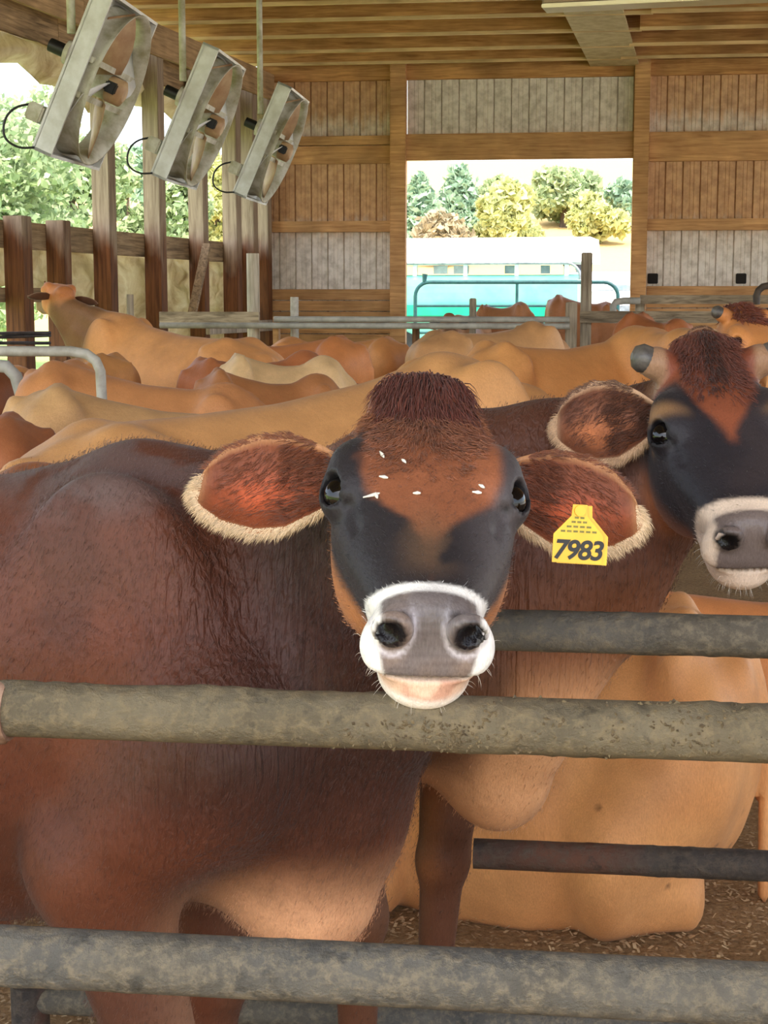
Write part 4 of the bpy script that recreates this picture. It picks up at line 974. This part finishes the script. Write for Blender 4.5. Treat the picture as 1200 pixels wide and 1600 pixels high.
HM2 = frame(P(1104, 545, 2.42), (.03, -.80, -.60), (1, 0, .01))
W2 = Vector((.05, 2.62, 1.20)); R2 = Vector((-.79, 3.36, .98))
cow2 = build_cow('cow', 'dark faced cow with horn stubs at the right edge, head over the neck rail', W2, R2, None, HM2, {'fore': {1: (-.10, 0), -1: (-.02, 0)}}, res=.015, headres=.0065, paint=dark_paint, horns=True, chest=1)
add_eyes(cow2); ears_for(cow2, .165, .062, EC2, 51, (-1, .10, .08), (1, .1, .0))
tuft(cow2, lambda h, k: (k > .5) & (h[:, 1] < .05 + .09 * RNG.random(len(h))) & (np.abs(h[:, 0]) < .045) & (h[:, 2] > -.06), 3200, lambda h: np.stack([h[:, 0] * 8, .8 + 0 * h[:, 0], .1 + 0 * h[:, 0]], 1), .026, .0008, lambda h, c: np.tile(L3(104, 56, 42), (len(h), 1)) * (.55 + .6 * (np.abs(h[:, :1]) > .012)), 8, 'forelock', .16, .16, .06)
def horns_for(cow):
    for s in (-1, 1):
        M = cow['HM']; a = Vector((s * .088, .016, -.008)); MB().tube([M @ a, M @ (a + Vector((s * .016, -.003, .004))), M @ (a + Vector((s * .026, -.004, .006))), M @ (a + Vector((s * .030, -.004, .007)))], [.021, .0225, .017, .006], 16).build('horn_stub', M_horn, cow['o'])
horns_for(cow2)
whiskers(cow2, 80, 6)
coat_hair(cow2, 24000, .008, .0005, 43, lie_dirs)

# ---- tan cow behind it, head over the dark-faced cow's poll
TAN = (200, 142, 88)
HM3 = frame(P(1160, 484, 5.3), (.25, -.80, -.52), (.95, .28, -.06))
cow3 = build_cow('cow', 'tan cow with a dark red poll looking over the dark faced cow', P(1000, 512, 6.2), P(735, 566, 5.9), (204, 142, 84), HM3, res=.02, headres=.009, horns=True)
add_eyes(cow3); horns_for(cow3)
ears_for(cow3, .15, .055, EC2, 61, (-1, .12, -.02), (1, .1, .0), fringe=True)
tuft(cow3, lambda h, k: (k > .5) & (h[:, 1] < .10) & (np.abs(h[:, 0]) < .05) & (h[:, 2] > -.06), 900, lambda h: np.stack([h[:, 0] * 8, .8 + 0 * h[:, 0], .1 + 0 * h[:, 0]], 1), .035, .0022, lambda h, c: np.tile(L3(128, 66, 44), (len(h), 1)), 8, 'forelock', .3, .3, .1)

# ---- cow with the raised head at the left
W6 = P(192, 492, 9.9); R6 = P(405, 552, 9.1)
HM6 = frame(P(102, 450, 10.1), (-.40, .85, .10), (-.88, -.44, .1))
def raised_paint(*a):
    C, w_, wt = generic_paint(*a); V, N, q, h, hk = a[:5]; C = blend(C, sst(q[:, 0], .0, .17) * (1 - hk) * .9, np.array([.27, .29, .36])); C = blend(C, hk * sst(h[:, 1], .0, .1) * sst(h[:, 1], .4, .3), np.array([.9, .72, .66])); return C, w_, wt
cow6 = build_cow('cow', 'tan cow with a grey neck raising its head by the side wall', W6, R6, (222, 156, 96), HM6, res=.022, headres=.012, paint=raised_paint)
ears_for(cow6, .16, .05, dict(EC2, **{'in': L3(150, 100, 76)}), 71, (-1, -.3, .1), (1, -.3, .1), fringe=False)

# ---- the rest of the herd: withers, tail head (pixel, distance), coat
herd = [
 ('long pale tan cow with its back right behind the gate cow', (700, 552, 5.0), (60, 714, 4.2), (206, 150, 94)),
 ('reddish brown cow cut off by the left edge, low in front of the pale rump', (-300, 672, 4.9), (60, 671, 5.0), (168, 104, 66)),
 ('pale tan cow rump at the left edge, between reddish brown and orange tan cows', (420, 645, 5.75), (40, 622, 5.6), (206, 160, 108)),
 ('orange tan cow with sharp hip bones at the left', (360, 606, 6.5), (62, 580, 6.8), (206, 140, 88)),
 ('tan cow hump in front of the shoulder of the raised-head cow', (20, 578, 8.6), (192, 566, 8.4), (204, 142, 84)),
 ('dark brown cow back at the left edge under the stall pipe', (-180, 582, 7.4), (24, 583, 7.4), (152, 92, 58)),
 ('small brown cow back wedged below the cream cow', (500, 592, 7.3), (318, 594, 7.2), (186, 124, 76)),
 ('cream cow back left of the forelock of the gate cow', (510, 562, 8.0), (352, 570, 7.9), (232, 192, 138)),
 ('brown cow back directly behind the cream cow', (480, 552, 8.8), (296, 577, 8.5), (184, 112, 68)),
 ('orange cow back ending in a rump in front of the kick planks', (340, 534, 10.6), (556, 538, 10.4), (206, 132, 78)),
 ('pale orange cow rump beside the left jamb of the doorway', (450, 529, 12.4), (626, 538, 12.2), (214, 146, 88)),
 ('light tan cow back just below the rails of the doorway', (835, 503, 11.8), (668, 533, 11.1), (206, 154, 102)),
 ('brown cow back beyond the double rail in the doorway', (815, 472, 19.0), (748, 486, 19.2), (176, 122, 82)),
 ('brown cow back half hidden by the tall grey post', (950, 472, 20.4), (862, 468, 20.6), (170, 114, 76)),
 ('brown cow bump seen over the back of the tan cow at right', (1060, 500, 13.0), (985, 499, 13.4), (176, 108, 66)),
]
for i, (lab, w_, r_, c_) in enumerate(herd):
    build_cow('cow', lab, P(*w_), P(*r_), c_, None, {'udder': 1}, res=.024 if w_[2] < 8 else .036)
# face looking in between the rails
cow16 = build_cow('cow', 'dark eared cow looking in under the double rail of the doorway', P(712, 500, 17.6), P(730, 500, 18.8), (186, 140, 104), frame(P(702, 492, 17.0), (0, -.80, -.60), (1, 0, 0)), res=.03, headres=.014)
ears_for(cow16, .16, .05, dict(EC2, **{'in': L3(60, 40, 34), 'mid': L3(70, 48, 40)}), 81, fringe=False)
# ---- lying cows at the right
def lie_paint(V, N, q, h, hk, nz, nz2, lying):
    n = len(V); C = np.tile(L3(214, 152, 96), (n, 1)); C = blend(C, sst(nz, .45, .7) * .4, L3(190, 126, 76)); C = blend(C, sst(q[:, 2], .72, .5) * .35, L3(190, 126, 80)); C = C * (.88 + .24 * nz2[:, None])
    sp = sst(fbm(V * 130, 77, 2), .86, .89); C = blend(C, sp * .7, L3(86, 54, 36)); return C, np.zeros(n), np.zeros(n)
LW = P(600, 1050, 3.60); LR = P(1140, 1035, 3.50); LW.z = .70; LR.z = .63
cowL = build_cow('cow', 'big tan cow lying on the bedding at the lower right', LW, LR, None, frame((LW.x - .42, LW.y + .06, .66), (-.6, .5, -.5), (-.5, -.8, 0)), res=.016, lying=True, paint=lie_paint, widen=1.08)
build_cow('cow', 'orange tan cow lying behind the big lying cow under the neck rail', P(1420, 930, 4.6), P(900, 935, 4.8), (206, 134, 80), None, res=.022, lying=True)
# ================================================================== rails, gates, fans
def pipe_mat(name, a, b, rust, crust):
    t = NT(name); v = t.co((1, 1, 1)); n = t.noise(v, 9, 7, .68); n2 = t.noise(t.rnd(v), 70, 6, .75); n3 = t.noise(v, 3.2, 5, .6, .4)
    c = t.mix(t.ramp(n, [(.35, (0,) * 3), (.65, (1,) * 3)]), lin4(a), lin4(b))
    c = t.mix(t.ramp(n3, [(.5, (0,) * 3), (.66, (.8,) * 3)]), c, lin4(rust))
    geo = t.new('ShaderNodeNewGeometry'); sp = t.new('ShaderNodeSeparateXYZ'); t.l.new(geo.outputs['True Normal'], sp.inputs[0])
    c = t.mix(t.ramp(n2, [(.46, (0,) * 3), (.64, (.85,) * 3)]), c, lin4(crust))
    c = t.mix(t.ramp(t.noise(t.rnd(v), 26, 6, .7), [(.56, (0,) * 3), (.66, (.6,) * 3)]), c, lin4([x * .55 for x in a])); t.bump(n2, .8, .008); t.bump(n, .25, .01); return t.set(c, .58, .0, .45)
M_pipe = pipe_mat('galvanised_pipe_dirty', (84, 74, 56), (108, 97, 76), (92, 78, 56), (124, 108, 80))
M_pipe2 = pipe_mat('galvanised_pipe_grey', (68, 66, 62), (100, 95, 86), (84, 76, 62), (124, 112, 92))
M_pipe3 = pipe_mat('rusty_pipe', (44, 38, 35), (70, 60, 54), (104, 62, 42), (84, 72, 60))
M_gpipe = plain('grey_pipe', (150, 146, 138), (186, 182, 172), 8, .5, .0, .1)
M_crust = plain('dried_crust', (112, 96, 68), (76, 62, 44), 60, .95, bump=.6)
def pipe_rough(mb, a, b, r, seed, amp=.0035, n=28, seg=260):
    a, b = Vector(a), Vector(b); d = (b - a); L = d.length; d.normalize(); u = Vector((0, 0, 1)); w = d.cross(u).normalized(); u = w.cross(d)
    T, Aa = np.meshgrid(np.linspace(0, L, seg), np.linspace(0, 2 * math.pi, n, endpoint=False), indexing='ij')
    pn = np.stack([T.ravel() * 45, np.cos(Aa).ravel() * 1.6, np.sin(Aa).ravel() * 1.6], 1)
    nz = fbm(pn, seed, 3).reshape(T.shape); nl = fbm(np.stack([T.ravel() * 5, np.cos(Aa).ravel(), np.sin(Aa).ravel()], 1), seed + 5, 2).reshape(T.shape)
    k = np.clip((nl - .45) * 4, 0, 1); rr = r + amp * k * np.clip((nz - .42) * 3.2, 0, 1.4)
    A0 = np.array(a); D = np.array(d); U = np.array(u); W = np.array(w)
    vs = A0 + T[..., None] * D + (np.cos(Aa) * rr)[..., None] * U + (np.sin(Aa) * rr)[..., None] * W
    fs = [(i * n + k_, i * n + (k_ + 1) % n, (i + 1) * n + (k_ + 1) % n, (i + 1) * n + k_) for i in range(seg - 1) for k_ in range(n)]
    mb.add(vs.reshape(-1, 3), fs, True); mb.add(vs[0], [tuple(range(n - 1, -1, -1))]); mb.add(vs[-1], [tuple(range(n))]); return mb
def railpts(px0, py0, px1, py1, Y):
    """two points of a rail parallel to the back wall; Y at picture centre"""
    f = lambda px, py: P(px, py, Y / (1 + TY * (px - 600) / F))
    a, b = f(px0, py0), f(px1, py1); z = (a.z + b.z) / 2
    return Vector((a.x, a.y, z)), Vector((b.x, b.y, z))
# front gate
fg = empty('pipe_gate', (0, 1.46, 0), 0, 'dirty galvanised pipe gate across the very front, cow resting its chin on it', 'gate')
def ext(a, b, ea, eb):
    d = (b - a).normalized(); return a - d * ea, b + d * eb
a, b = railpts(0, 1107, 1200, 1147, 1.545); a, b = ext(a, b, 1.0, .9); ra = [a, b]
pipe_rough(MB(), a - fg.location, b - fg.location, .0288, 3, .004).build('rail', M_pipe, fg)
a2, b2 = railpts(0, 1499, 1200, 1547, 1.43); a2, b2 = ext(a2, b2, 1.0, .9)
pipe_rough(MB(), a2 - fg.location, b2 - fg.location, .0295, 9, .003).build('rail', M_pipe2, fg)
for dz in (.25, .5):
    pipe_rough(MB(), a2 - fg.location - Vector((0, 0, dz)), b2 - fg.location - Vector((0, 0, dz)), .0295, 9, .003, 16, 60).build('rail', M_pipe2, fg)
for q in (a, b):
    q2 = q - fg.location; MB().tube([(q2.x, q2.y, 0), (q2.x, q2.y, q.z + .1)], .045, 16).build('end_post', M_pipe2, fg)
jt = P(2, 1110, 1.545 / (1 + TY * (2 - 600) / F)) - fg.location; dv = (b - a).normalized()
pipe_rough(MB(), jt - dv * .03, jt + dv * .010, .0315, 21, .006, 24, 14).build('weld_collar', plain('rusty_weld', (150, 120, 100), (110, 78, 60), 40, .8, bump=.4), fg)
# dried muck and chaff stuck to the right half of the top rail
fk = MB(); rr_ = random.Random(3); dvv = (b - a).normalized()
for k in range(420):
    t_ = rr_.choice([rr_.gauss(.075, .035), rr_.uniform(.2, .45), rr_.uniform(-.1, .45)]); an = rr_.gauss(.4, .6) if t_ > .1 else rr_.gauss(-.2, .5)
    c_ = Vector((0, a.y + (0 - a.x) * dvv.y / dvv.x, a.z)) - fg.location + dvv * (t_ + 0.0); o_ = Vector((0, -math.cos(an), math.sin(an))); u_ = Vector((0, math.sin(an), math.cos(an)))
    ln_, w_ = rr_.uniform(.002, .007), rr_.uniform(.0008, .0025); ph = rr_.uniform(0, 3.14); d1 = dvv * math.cos(ph) + u_ * math.sin(ph); d2 = dvv * -math.sin(ph) + u_ * math.cos(ph); q_ = c_ + o_ * .0292
    fk.add([q_ - d1 * ln_ - o_ * .002, q_ + d2 * w_, q_ + d1 * ln_ - o_ * .002, q_ - d2 * w_, q_ + o_ * rr_.uniform(.001, .003)], [(0, 1, 4), (1, 2, 4), (2, 3, 4), (3, 0, 4)])
tag(fk.build('dried_crust', M_crust, fg), kind='stuff')
# neck rail behind the head, on the right
nr = empty('neck_rail', (.9, 1.97, 0), 0, 'single grey pipe rail passing in front of the dark-necked cow', 'rail')
a, b = railpts(700, 984, 1200, 993, 1.95); a, b = ext(a, b, .0, .8)
pipe_rough(MB(), a - nr.location, b - nr.location, .0262, 31, .002, 24, 140).build('rail', M_pipe2, nr)
for q in (b,):
    q2 = q - nr.location; MB().tube([(q2.x, q2.y, 0), (q2.x, q2.y, q.z + .06)], .035, 14).build('post', M_pipe2, nr)
q2 = a - nr.location; MB().tube([(q2.x, q2.y, q.z), (q2.x - .008, q2.y, q.z)], .032, 14).build('end_cap', M_pipe2, nr)
# low fence behind the standing cows
lf = empty('low_pipe_fence', (.6, 2.66, 0), 0, 'low rusty pipe fence in front of the tan cow lying down', 'fence')
a, b = railpts(740, 1336, 1200, 1350, 2.66); a, b = ext(a, b, .0, .7)
pipe_rough(MB(), a - lf.location, b - lf.location, .0265, 41, .002, 24, 140).build('rail', M_pipe3, lf)
a3, b3 = railpts(300, 1583, 1200, 1612, 2.60); a3, b3 = ext(a3, b3, .3, .7)
pipe_rough(MB(), a3 - lf.location, b3 - lf.location, .026, 43, .002, 24, 140).build('rail', M_pipe2, lf)
for q in (b, a3):
    q2 = q - lf.location; MB().tube([(q2.x, q2.y, 0), (q2.x, q2.y, b.z + .05 if q is b else a3.z + .03)], .035, 14).build('post', M_pipe3, lf)

# rails and posts across the far end of the barn ----------------------
def woodpost(px, w, top, Y, label, mat=M_grey, dep=.12, round_=False):
    p = P(px, top, Y / (1 + TY * (px - 600) / F)); wd = w / F * p.y
    m = MB()
    if round_: m.tube([(0, 0, 0), (0, 0, p.z)], wd / 2, 14)
    else: m.box(-wd / 2, wd / 2, -dep / 2, dep / 2, 0, p.z, .008)
    return tag(m.build('fence_post', mat, None, (p.x, p.y, 0), (0, 0, YAW)), label, 'post', 'fence posts at the far end')
M_pale = wood('wood_pale', (150, 138, 120), (206, 196, 178), 2)
woodpost(395, 20, 396, 15.45, 'tall pale round post left of the metal back wall', M_pale, round_=True)
woodpost(460, 13, 464, 15.55, 'thin white post in front of the kick planks', plain('white_post', (206, 200, 190), (176, 168, 154), 20, .7), round_=True)
woodpost(432, 9, 494, 15.4, 'short brown stake beside the thin white post', M_girt)
woodpost(917, 17, 395, 16.0, 'tall grey post at the right side of the back doorway', M_grey, .16)
woodpost(739, 10, 466, 16.6, 'short grey post in the middle of the back doorway', M_grey)
woodpost(893, 18, 472, 15.45, 'stubby grey post at the end of the double rail', M_grey, .14)
woodpost(800 - 150, 10, 505, 15.6, 'short dark stake below the left jamb of the doorway', M_post)
woodpost(804 + 0, 10, 505, 15.6, 'short stake behind the pale cow in the doorway', M_post)
woodpost(1000, 14, 470, 16.7, 'low grey post at the right jamb of the doorway', M_pale)
woodpost(203, 11, 460, 12.0, 'thin grey post beside the back of the cow with the raised head', M_grey, round_=True)
def railobj(name, px0, py0, px1, py1, Y, r, mat, label, rect=None):
    a, b = railpts(px0, py0, px1, py1, Y); m = MB()
    if rect: m.beam(a - a, b - a, .05, rect)
    else: m.tube([a - a, b - a], r, 12)
    return tag(m.build(name, mat, None, a), label, 'rail', 'rails at the far end')
railobj('fence_rail', 428, 499, 890, 499, 15.1, .028, M_gpipe, 'upper pipe of the double rail crossing the back doorway')
railobj('fence_rail', 250, 507, 890, 511, 15.1, .03, M_gpipe, 'lower pipe of the double rail crossing the back doorway')
railobj('fence_rail', 906, 497, 1400, 494, 15.8, .05, M_greyx, 'thick pale log rail right of the tall grey post', .115)
railobj('fence_rail', 1000, 468, 1400, 468, 16.4, .03, M_greyx, 'thin pale upper rail along the right end of the back wall', .09)
railobj('fence_rail', 250, 503, 405, 488, 14.6, .03, M_greyx, 'slanting pale board running up to the tall round post', .1)
# small dark metal hoops
def hoop(name, pts, r, mat, label, cat='rail'):
    o = pts[0].copy(); return tag(MB().tube([p - o for p in pts], r, 12).build(name, mat, None, o), label, cat)
Yh = 15.6
c = P(1195, 466, Yh); hoop('bent_pipe', [P(1182, 476, Yh), P(1182, 462, Yh), P(1185, 454, Yh), P(1192, 448, Yh), P(1202, 446, Yh), P(1240, 446, Yh)], .035, plain('dark_iron', (60, 48, 40), (84, 70, 58), 10, .6), 'dark bent pipe end at the far right by the back wall')
Yh = 16.0
hoop('bent_pipe', [P(958, 505, Yh), P(958, 478, Yh), P(962, 472, Yh), P(975, 470, Yh), P(1000, 470, Yh)], .035, M_gpipe, 'short grey pipe bend beside the doorway gate')
# stall loops at the left
Ys = 6.2
lp = [P(-120, 548, Ys), P(60, 549, Ys), P(110, 549, Ys), P(135, 553, Ys), P(150, 564, Ys), P(157, 580, Ys), P(160, 640, Ys), P(158, 900, Ys)]
hoop('stall_divider', lp, .021, plain('stall_pipe', (150, 142, 128), (190, 184, 172), 10, .5, bump=.15), 'bent grey stall pipe in front of the cow with the raised head', 'stall divider')
hoop('stall_divider', [P(-120, 600, 7.0), P(-60, 582, 7.0), P(-20, 570, 7.0), P(10, 573, 7.0), P(25, 588, 7.0), P(34, 620, 7.0), P(34, 850, 7.0)], .03, M_gpipe, 'grey stall pipe loop at the left picture edge', 'stall divider')
for i, (py0, py1) in enumerate(((522, 520), (529, 524), (536, 536))):
    pa, pb = P(-60, py0, 9.5), P(78, py1, 10.3)
    tag(MB().tube([(0, 0, 0), pb - pa], .011, 10).build('feed_rail', plain('dark_feed_rail', (52, 52, 54), (84, 84, 86), 10, .5), None, pa), ['topmost', 'middle', 'lowest'][i] + ' dark rail behind the neck of the cow with the raised head', 'rail', 'dark rails at the left edge')

# hanging fans ---------------------------------------------------------
M_fan = plain('fan_housing', (150, 144, 112), (206, 204, 190), 7, .5, .0, .1, stretch=(1, 1, 1))
M_fanw = plain('fan_white_metal', (226, 228, 228), (196, 196, 188), 6, .4)
M_fant = plain('fan_tan_shroud', (166, 128, 92), (196, 166, 126), 6, .55)
M_blk = plain('black_plastic', (18, 18, 18), (30, 30, 30), 8, .5)
fan_proto = None
def smooth_pts(p, it=3):
    p = [Vector(q) for q in p]
    for _ in range(it): p = [p[0]] + [q for a, b in zip(p[:-1], p[1:]) for q in (a * .75 + b * .25, a * .25 + b * .75)] + [p[-1]]
    return p
def make_fan():
    """built in its own frame: +y is the air direction, square housing of 1.2 m, origin at its middle"""
    root = empty('barn_fan'); s = .565; d = .07
    m = MB()   # square frame with flanged edges
    for a in range(4):
        c, sn = math.cos(a * math.pi / 2), math.sin(a * math.pi / 2)
        def R(x, y, z): return (c * x - sn * z, y, sn * x + c * z)
        vs = [R(x, y, z) for x in (-s, s) for y in (-d, d) for z in (s - .02, s)]
        m.add(vs, [(0, 1, 3, 2), (4, 6, 7, 5), (0, 4, 5, 1), (2, 3, 7, 6), (0, 2, 6, 4), (1, 5, 7, 3)])
    m.build('frame', M_fanw, root)
    # front panel: square plate with a round hole
    n = 48; r1 = .522; vs = []; fs = []
    for k in range(n):
        a = 2 * math.pi * k / n; ca, sa = math.cos(a), math.sin(a); q = s / max(abs(ca), abs(sa))
        vs += [(ca * q, -d + .015, sa * q), (ca * r1, -d + .015, sa * r1)]
    for k in range(n): j = (k + 1) % n; fs.append((2 * k, 2 * j, 2 * j + 1, 2 * k + 1))
    me = MB().add(vs, fs).build('panel', M_fanw, root); md = me.modifiers.new('t', 'SOLIDIFY'); md.thickness = .008
    # venturi shroud
    prof = [(r1, -d + .015), (r1 - .012, .0), (r1 - .03, .05), (r1 - .02, .1), (r1 + .008, .14), (r1 + .02, .14), (r1 - .008, .1), (r1 - .016, .05), (r1 + .002, .0), (r1 + .012, -d + .02)]
    vs = []; fs = []; L = len(prof)
    for k in range(n):
        a = 2 * math.pi * k / n; vs += [(math.cos(a) * r, y, math.sin(a) * r) for r, y in prof]
    for k in range(n):
        j = (k + 1) % n; fs += [(k * L + i, k * L + i + 1, j * L + i + 1, j * L + i) for i in range(L - 1)]
    MB().add(vs, fs, True).build('shroud', M_fan, root)
    # blades
    for k in range(4):
        a = math.radians(25 + 90 * k); m = MB(); pts = []
        for i in range(6):
            t = i / 5; r = .09 + t * .43; w = .075 + .09 * math.sin(t * 2.2 + .3); tw = math.radians(38 - 18 * t)
            for sgn in (-1, 1):
                pts.append((r, .06 + sgn * w * math.sin(tw), sgn * w * math.cos(tw)))
        b = m.add(pts, [(2 * i, 2 * i + 1, 2 * i + 3, 2 * i + 2) for i in range(5)], True).build('blade', M_fant if k % 2 else M_fanw, root, None, (0, a, 0))
        md = b.modifiers.new('t', 'SOLIDIFY'); md.thickness = .006
    MB().tube([(0, -.10, 0), (0, .12, 0)], .085, 20).build('hub', M_fan, root)
    mo = MB().tube([(0, .06, 0), (0, .09, 0), (0, .19, 0), (0, .21, 0)], [.06, .09, .09, .05], 18).build('motor', M_fant, root)
    MB().box(.06, .13, .09, .17, -.03, .05, .01).build('terminal_box', M_blk, mo)
    for z in (-.12, .12):
        MB().box(-.53, .53, .06, .09, z - .02, z + .02).build('motor_bar', M_fan, root)
    bx = MB().box(s - .10, s + .02, -d - .12, -d - .01, -.40, -.28, .012).build('switch_box', M_fan, root)
    cd = [(s - .04, -d - .12, -.3), (s, -d - .2, -.36), (s, -d - .24, -.46), (s, -d - .2, -.58), (s, -d - .08, -.6), (s, -d + .02, -.55)]
    MB().tube(smooth_pts(cd), .008, 8).build('power_cord', M_blk, bx)
    MB().tube([(s - .05, -d - .02, .1), (s - .05, -d - .15, .1)], .045, 12).build('pivot_bolt', M_blk, root)
    MB().tube([(s - .05, -d - .0, .1), (s - .05, -d - .03, .1)], .08, 12).build('pivot_plate', M_fan, root)
    return root
def copy_tree(o, parent=None):
    c = o.copy(); COL.objects.link(c); c.parent = parent
    for ch in list(o.children): copy_tree(ch, c)
    return c
fan0 = make_fan()
fans = [((152, 130), 11.0, 'nearest and largest barn fan hanging beside the open side wall'), ((312, 187), 13.4, 'middle one of three hanging barn fans'), ((425, 228), 15.7, 'farthest and smallest hanging barn fan by the back wall')]
FAN_ROT = (math.radians(-24), 0, math.radians(-96))
for i, ((px, py), Y, lab) in enumerate(fans):
    o = fan0 if i == 0 else copy_tree(fan0)
    o.location = P(px, py, Y); o.rotation_mode = 'XYZ'; o.rotation_euler = FAN_ROT
    tag(o, lab, 'fan', 'fans along the side wall')
bpy.context.view_layer.update()
for i, ((px, py), Y, lab) in enumerate(fans):
    o = [x for x in bpy.data.objects if x.get('label') == lab][0]
    top = o.matrix_world @ Vector((.50, -.12, .22)); inv = o.matrix_world.inverted()
    MB().tube([inv @ top, inv @ Vector((top.x, top.y, EAVE + .02))], .028, 10).build('hanger_pipe', M_fan, o)

# strip light at the very top right ------------------------------------
la, lb = P(850, 8, 9.0), P(1300, 4, 8.6)
sl = empty('strip_light', (la + lb) / 2, math.atan2(lb.y - la.y, lb.x - la.x), 'pale strip light fixture under the joists at top right', 'light fixture')
hl = (lb - la).length / 2
MB().box(-hl, hl, -.07, .07, .02, .10, .01).build('housing', plain('fixture_housing', (120, 96, 70), (150, 126, 96), 8, .6), sl)
MB().box(-hl, hl, -.09, .09, -.0, .022, .004).build('diffuser', plain('fixture_diffuser', (240, 228, 190), (226, 212, 170), 5, .4), sl)
for sx in (-.8, .8): MB().tube([(sx * hl, 0, .1), (sx * hl, 0, EAVE - sl.location.z)], .008, 6).build('hanger', M_gpipe, sl)

# loose bedding where the floor shows ----------------------------------
r = np.random.default_rng(5); n = 34000
xy = np.stack([r.uniform(-1.6, 2.6, n), r.uniform(2.4, 5.2, n)], 1); ang = r.uniform(0, math.pi, n); L = r.uniform(.003, .010, n); W = r.uniform(.001, .004, n)
dx, dy = np.cos(ang), np.sin(ang); zt_ = r.uniform(.002, .02, n); tl_ = r.uniform(-.35, .35, n) * L
pa = np.stack([xy[:, 0] - dx * L - dy * W, xy[:, 1] - dy * L + dx * W, zt_ - tl_], 1); pb = np.stack([xy[:, 0] - dx * L + dy * W, xy[:, 1] - dy * L - dx * W, zt_ - tl_], 1)
pc = np.stack([xy[:, 0] + dx * L + dy * W, xy[:, 1] + dy * L - dx * W, zt_ + tl_], 1); pd = np.stack([xy[:, 0] + dx * L - dy * W, xy[:, 1] + dy * L + dx * W, zt_ + tl_], 1)
vs = np.stack([pa, pb, pc, pd], 1).reshape(-1, 3)
me = bpy.data.meshes.new('loose_straw'); me.vertices.add(4 * n); me.vertices.foreach_set('co', vs.astype(np.float32).ravel()); me.loops.add(4 * n); me.loops.foreach_set('vertex_index', np.arange(4 * n, dtype=np.int32))
me.polygons.add(n); me.polygons.foreach_set('loop_start', np.arange(0, 4 * n, 4, dtype=np.int32)); me.update(calc_edges=True)
tag(link('loose_straw', me, plain('straw', (206, 178, 136), (140, 112, 80), 30, .8)), 'loose straw and shavings scattered over the bedded floor', 'straw', None, 'stuff')
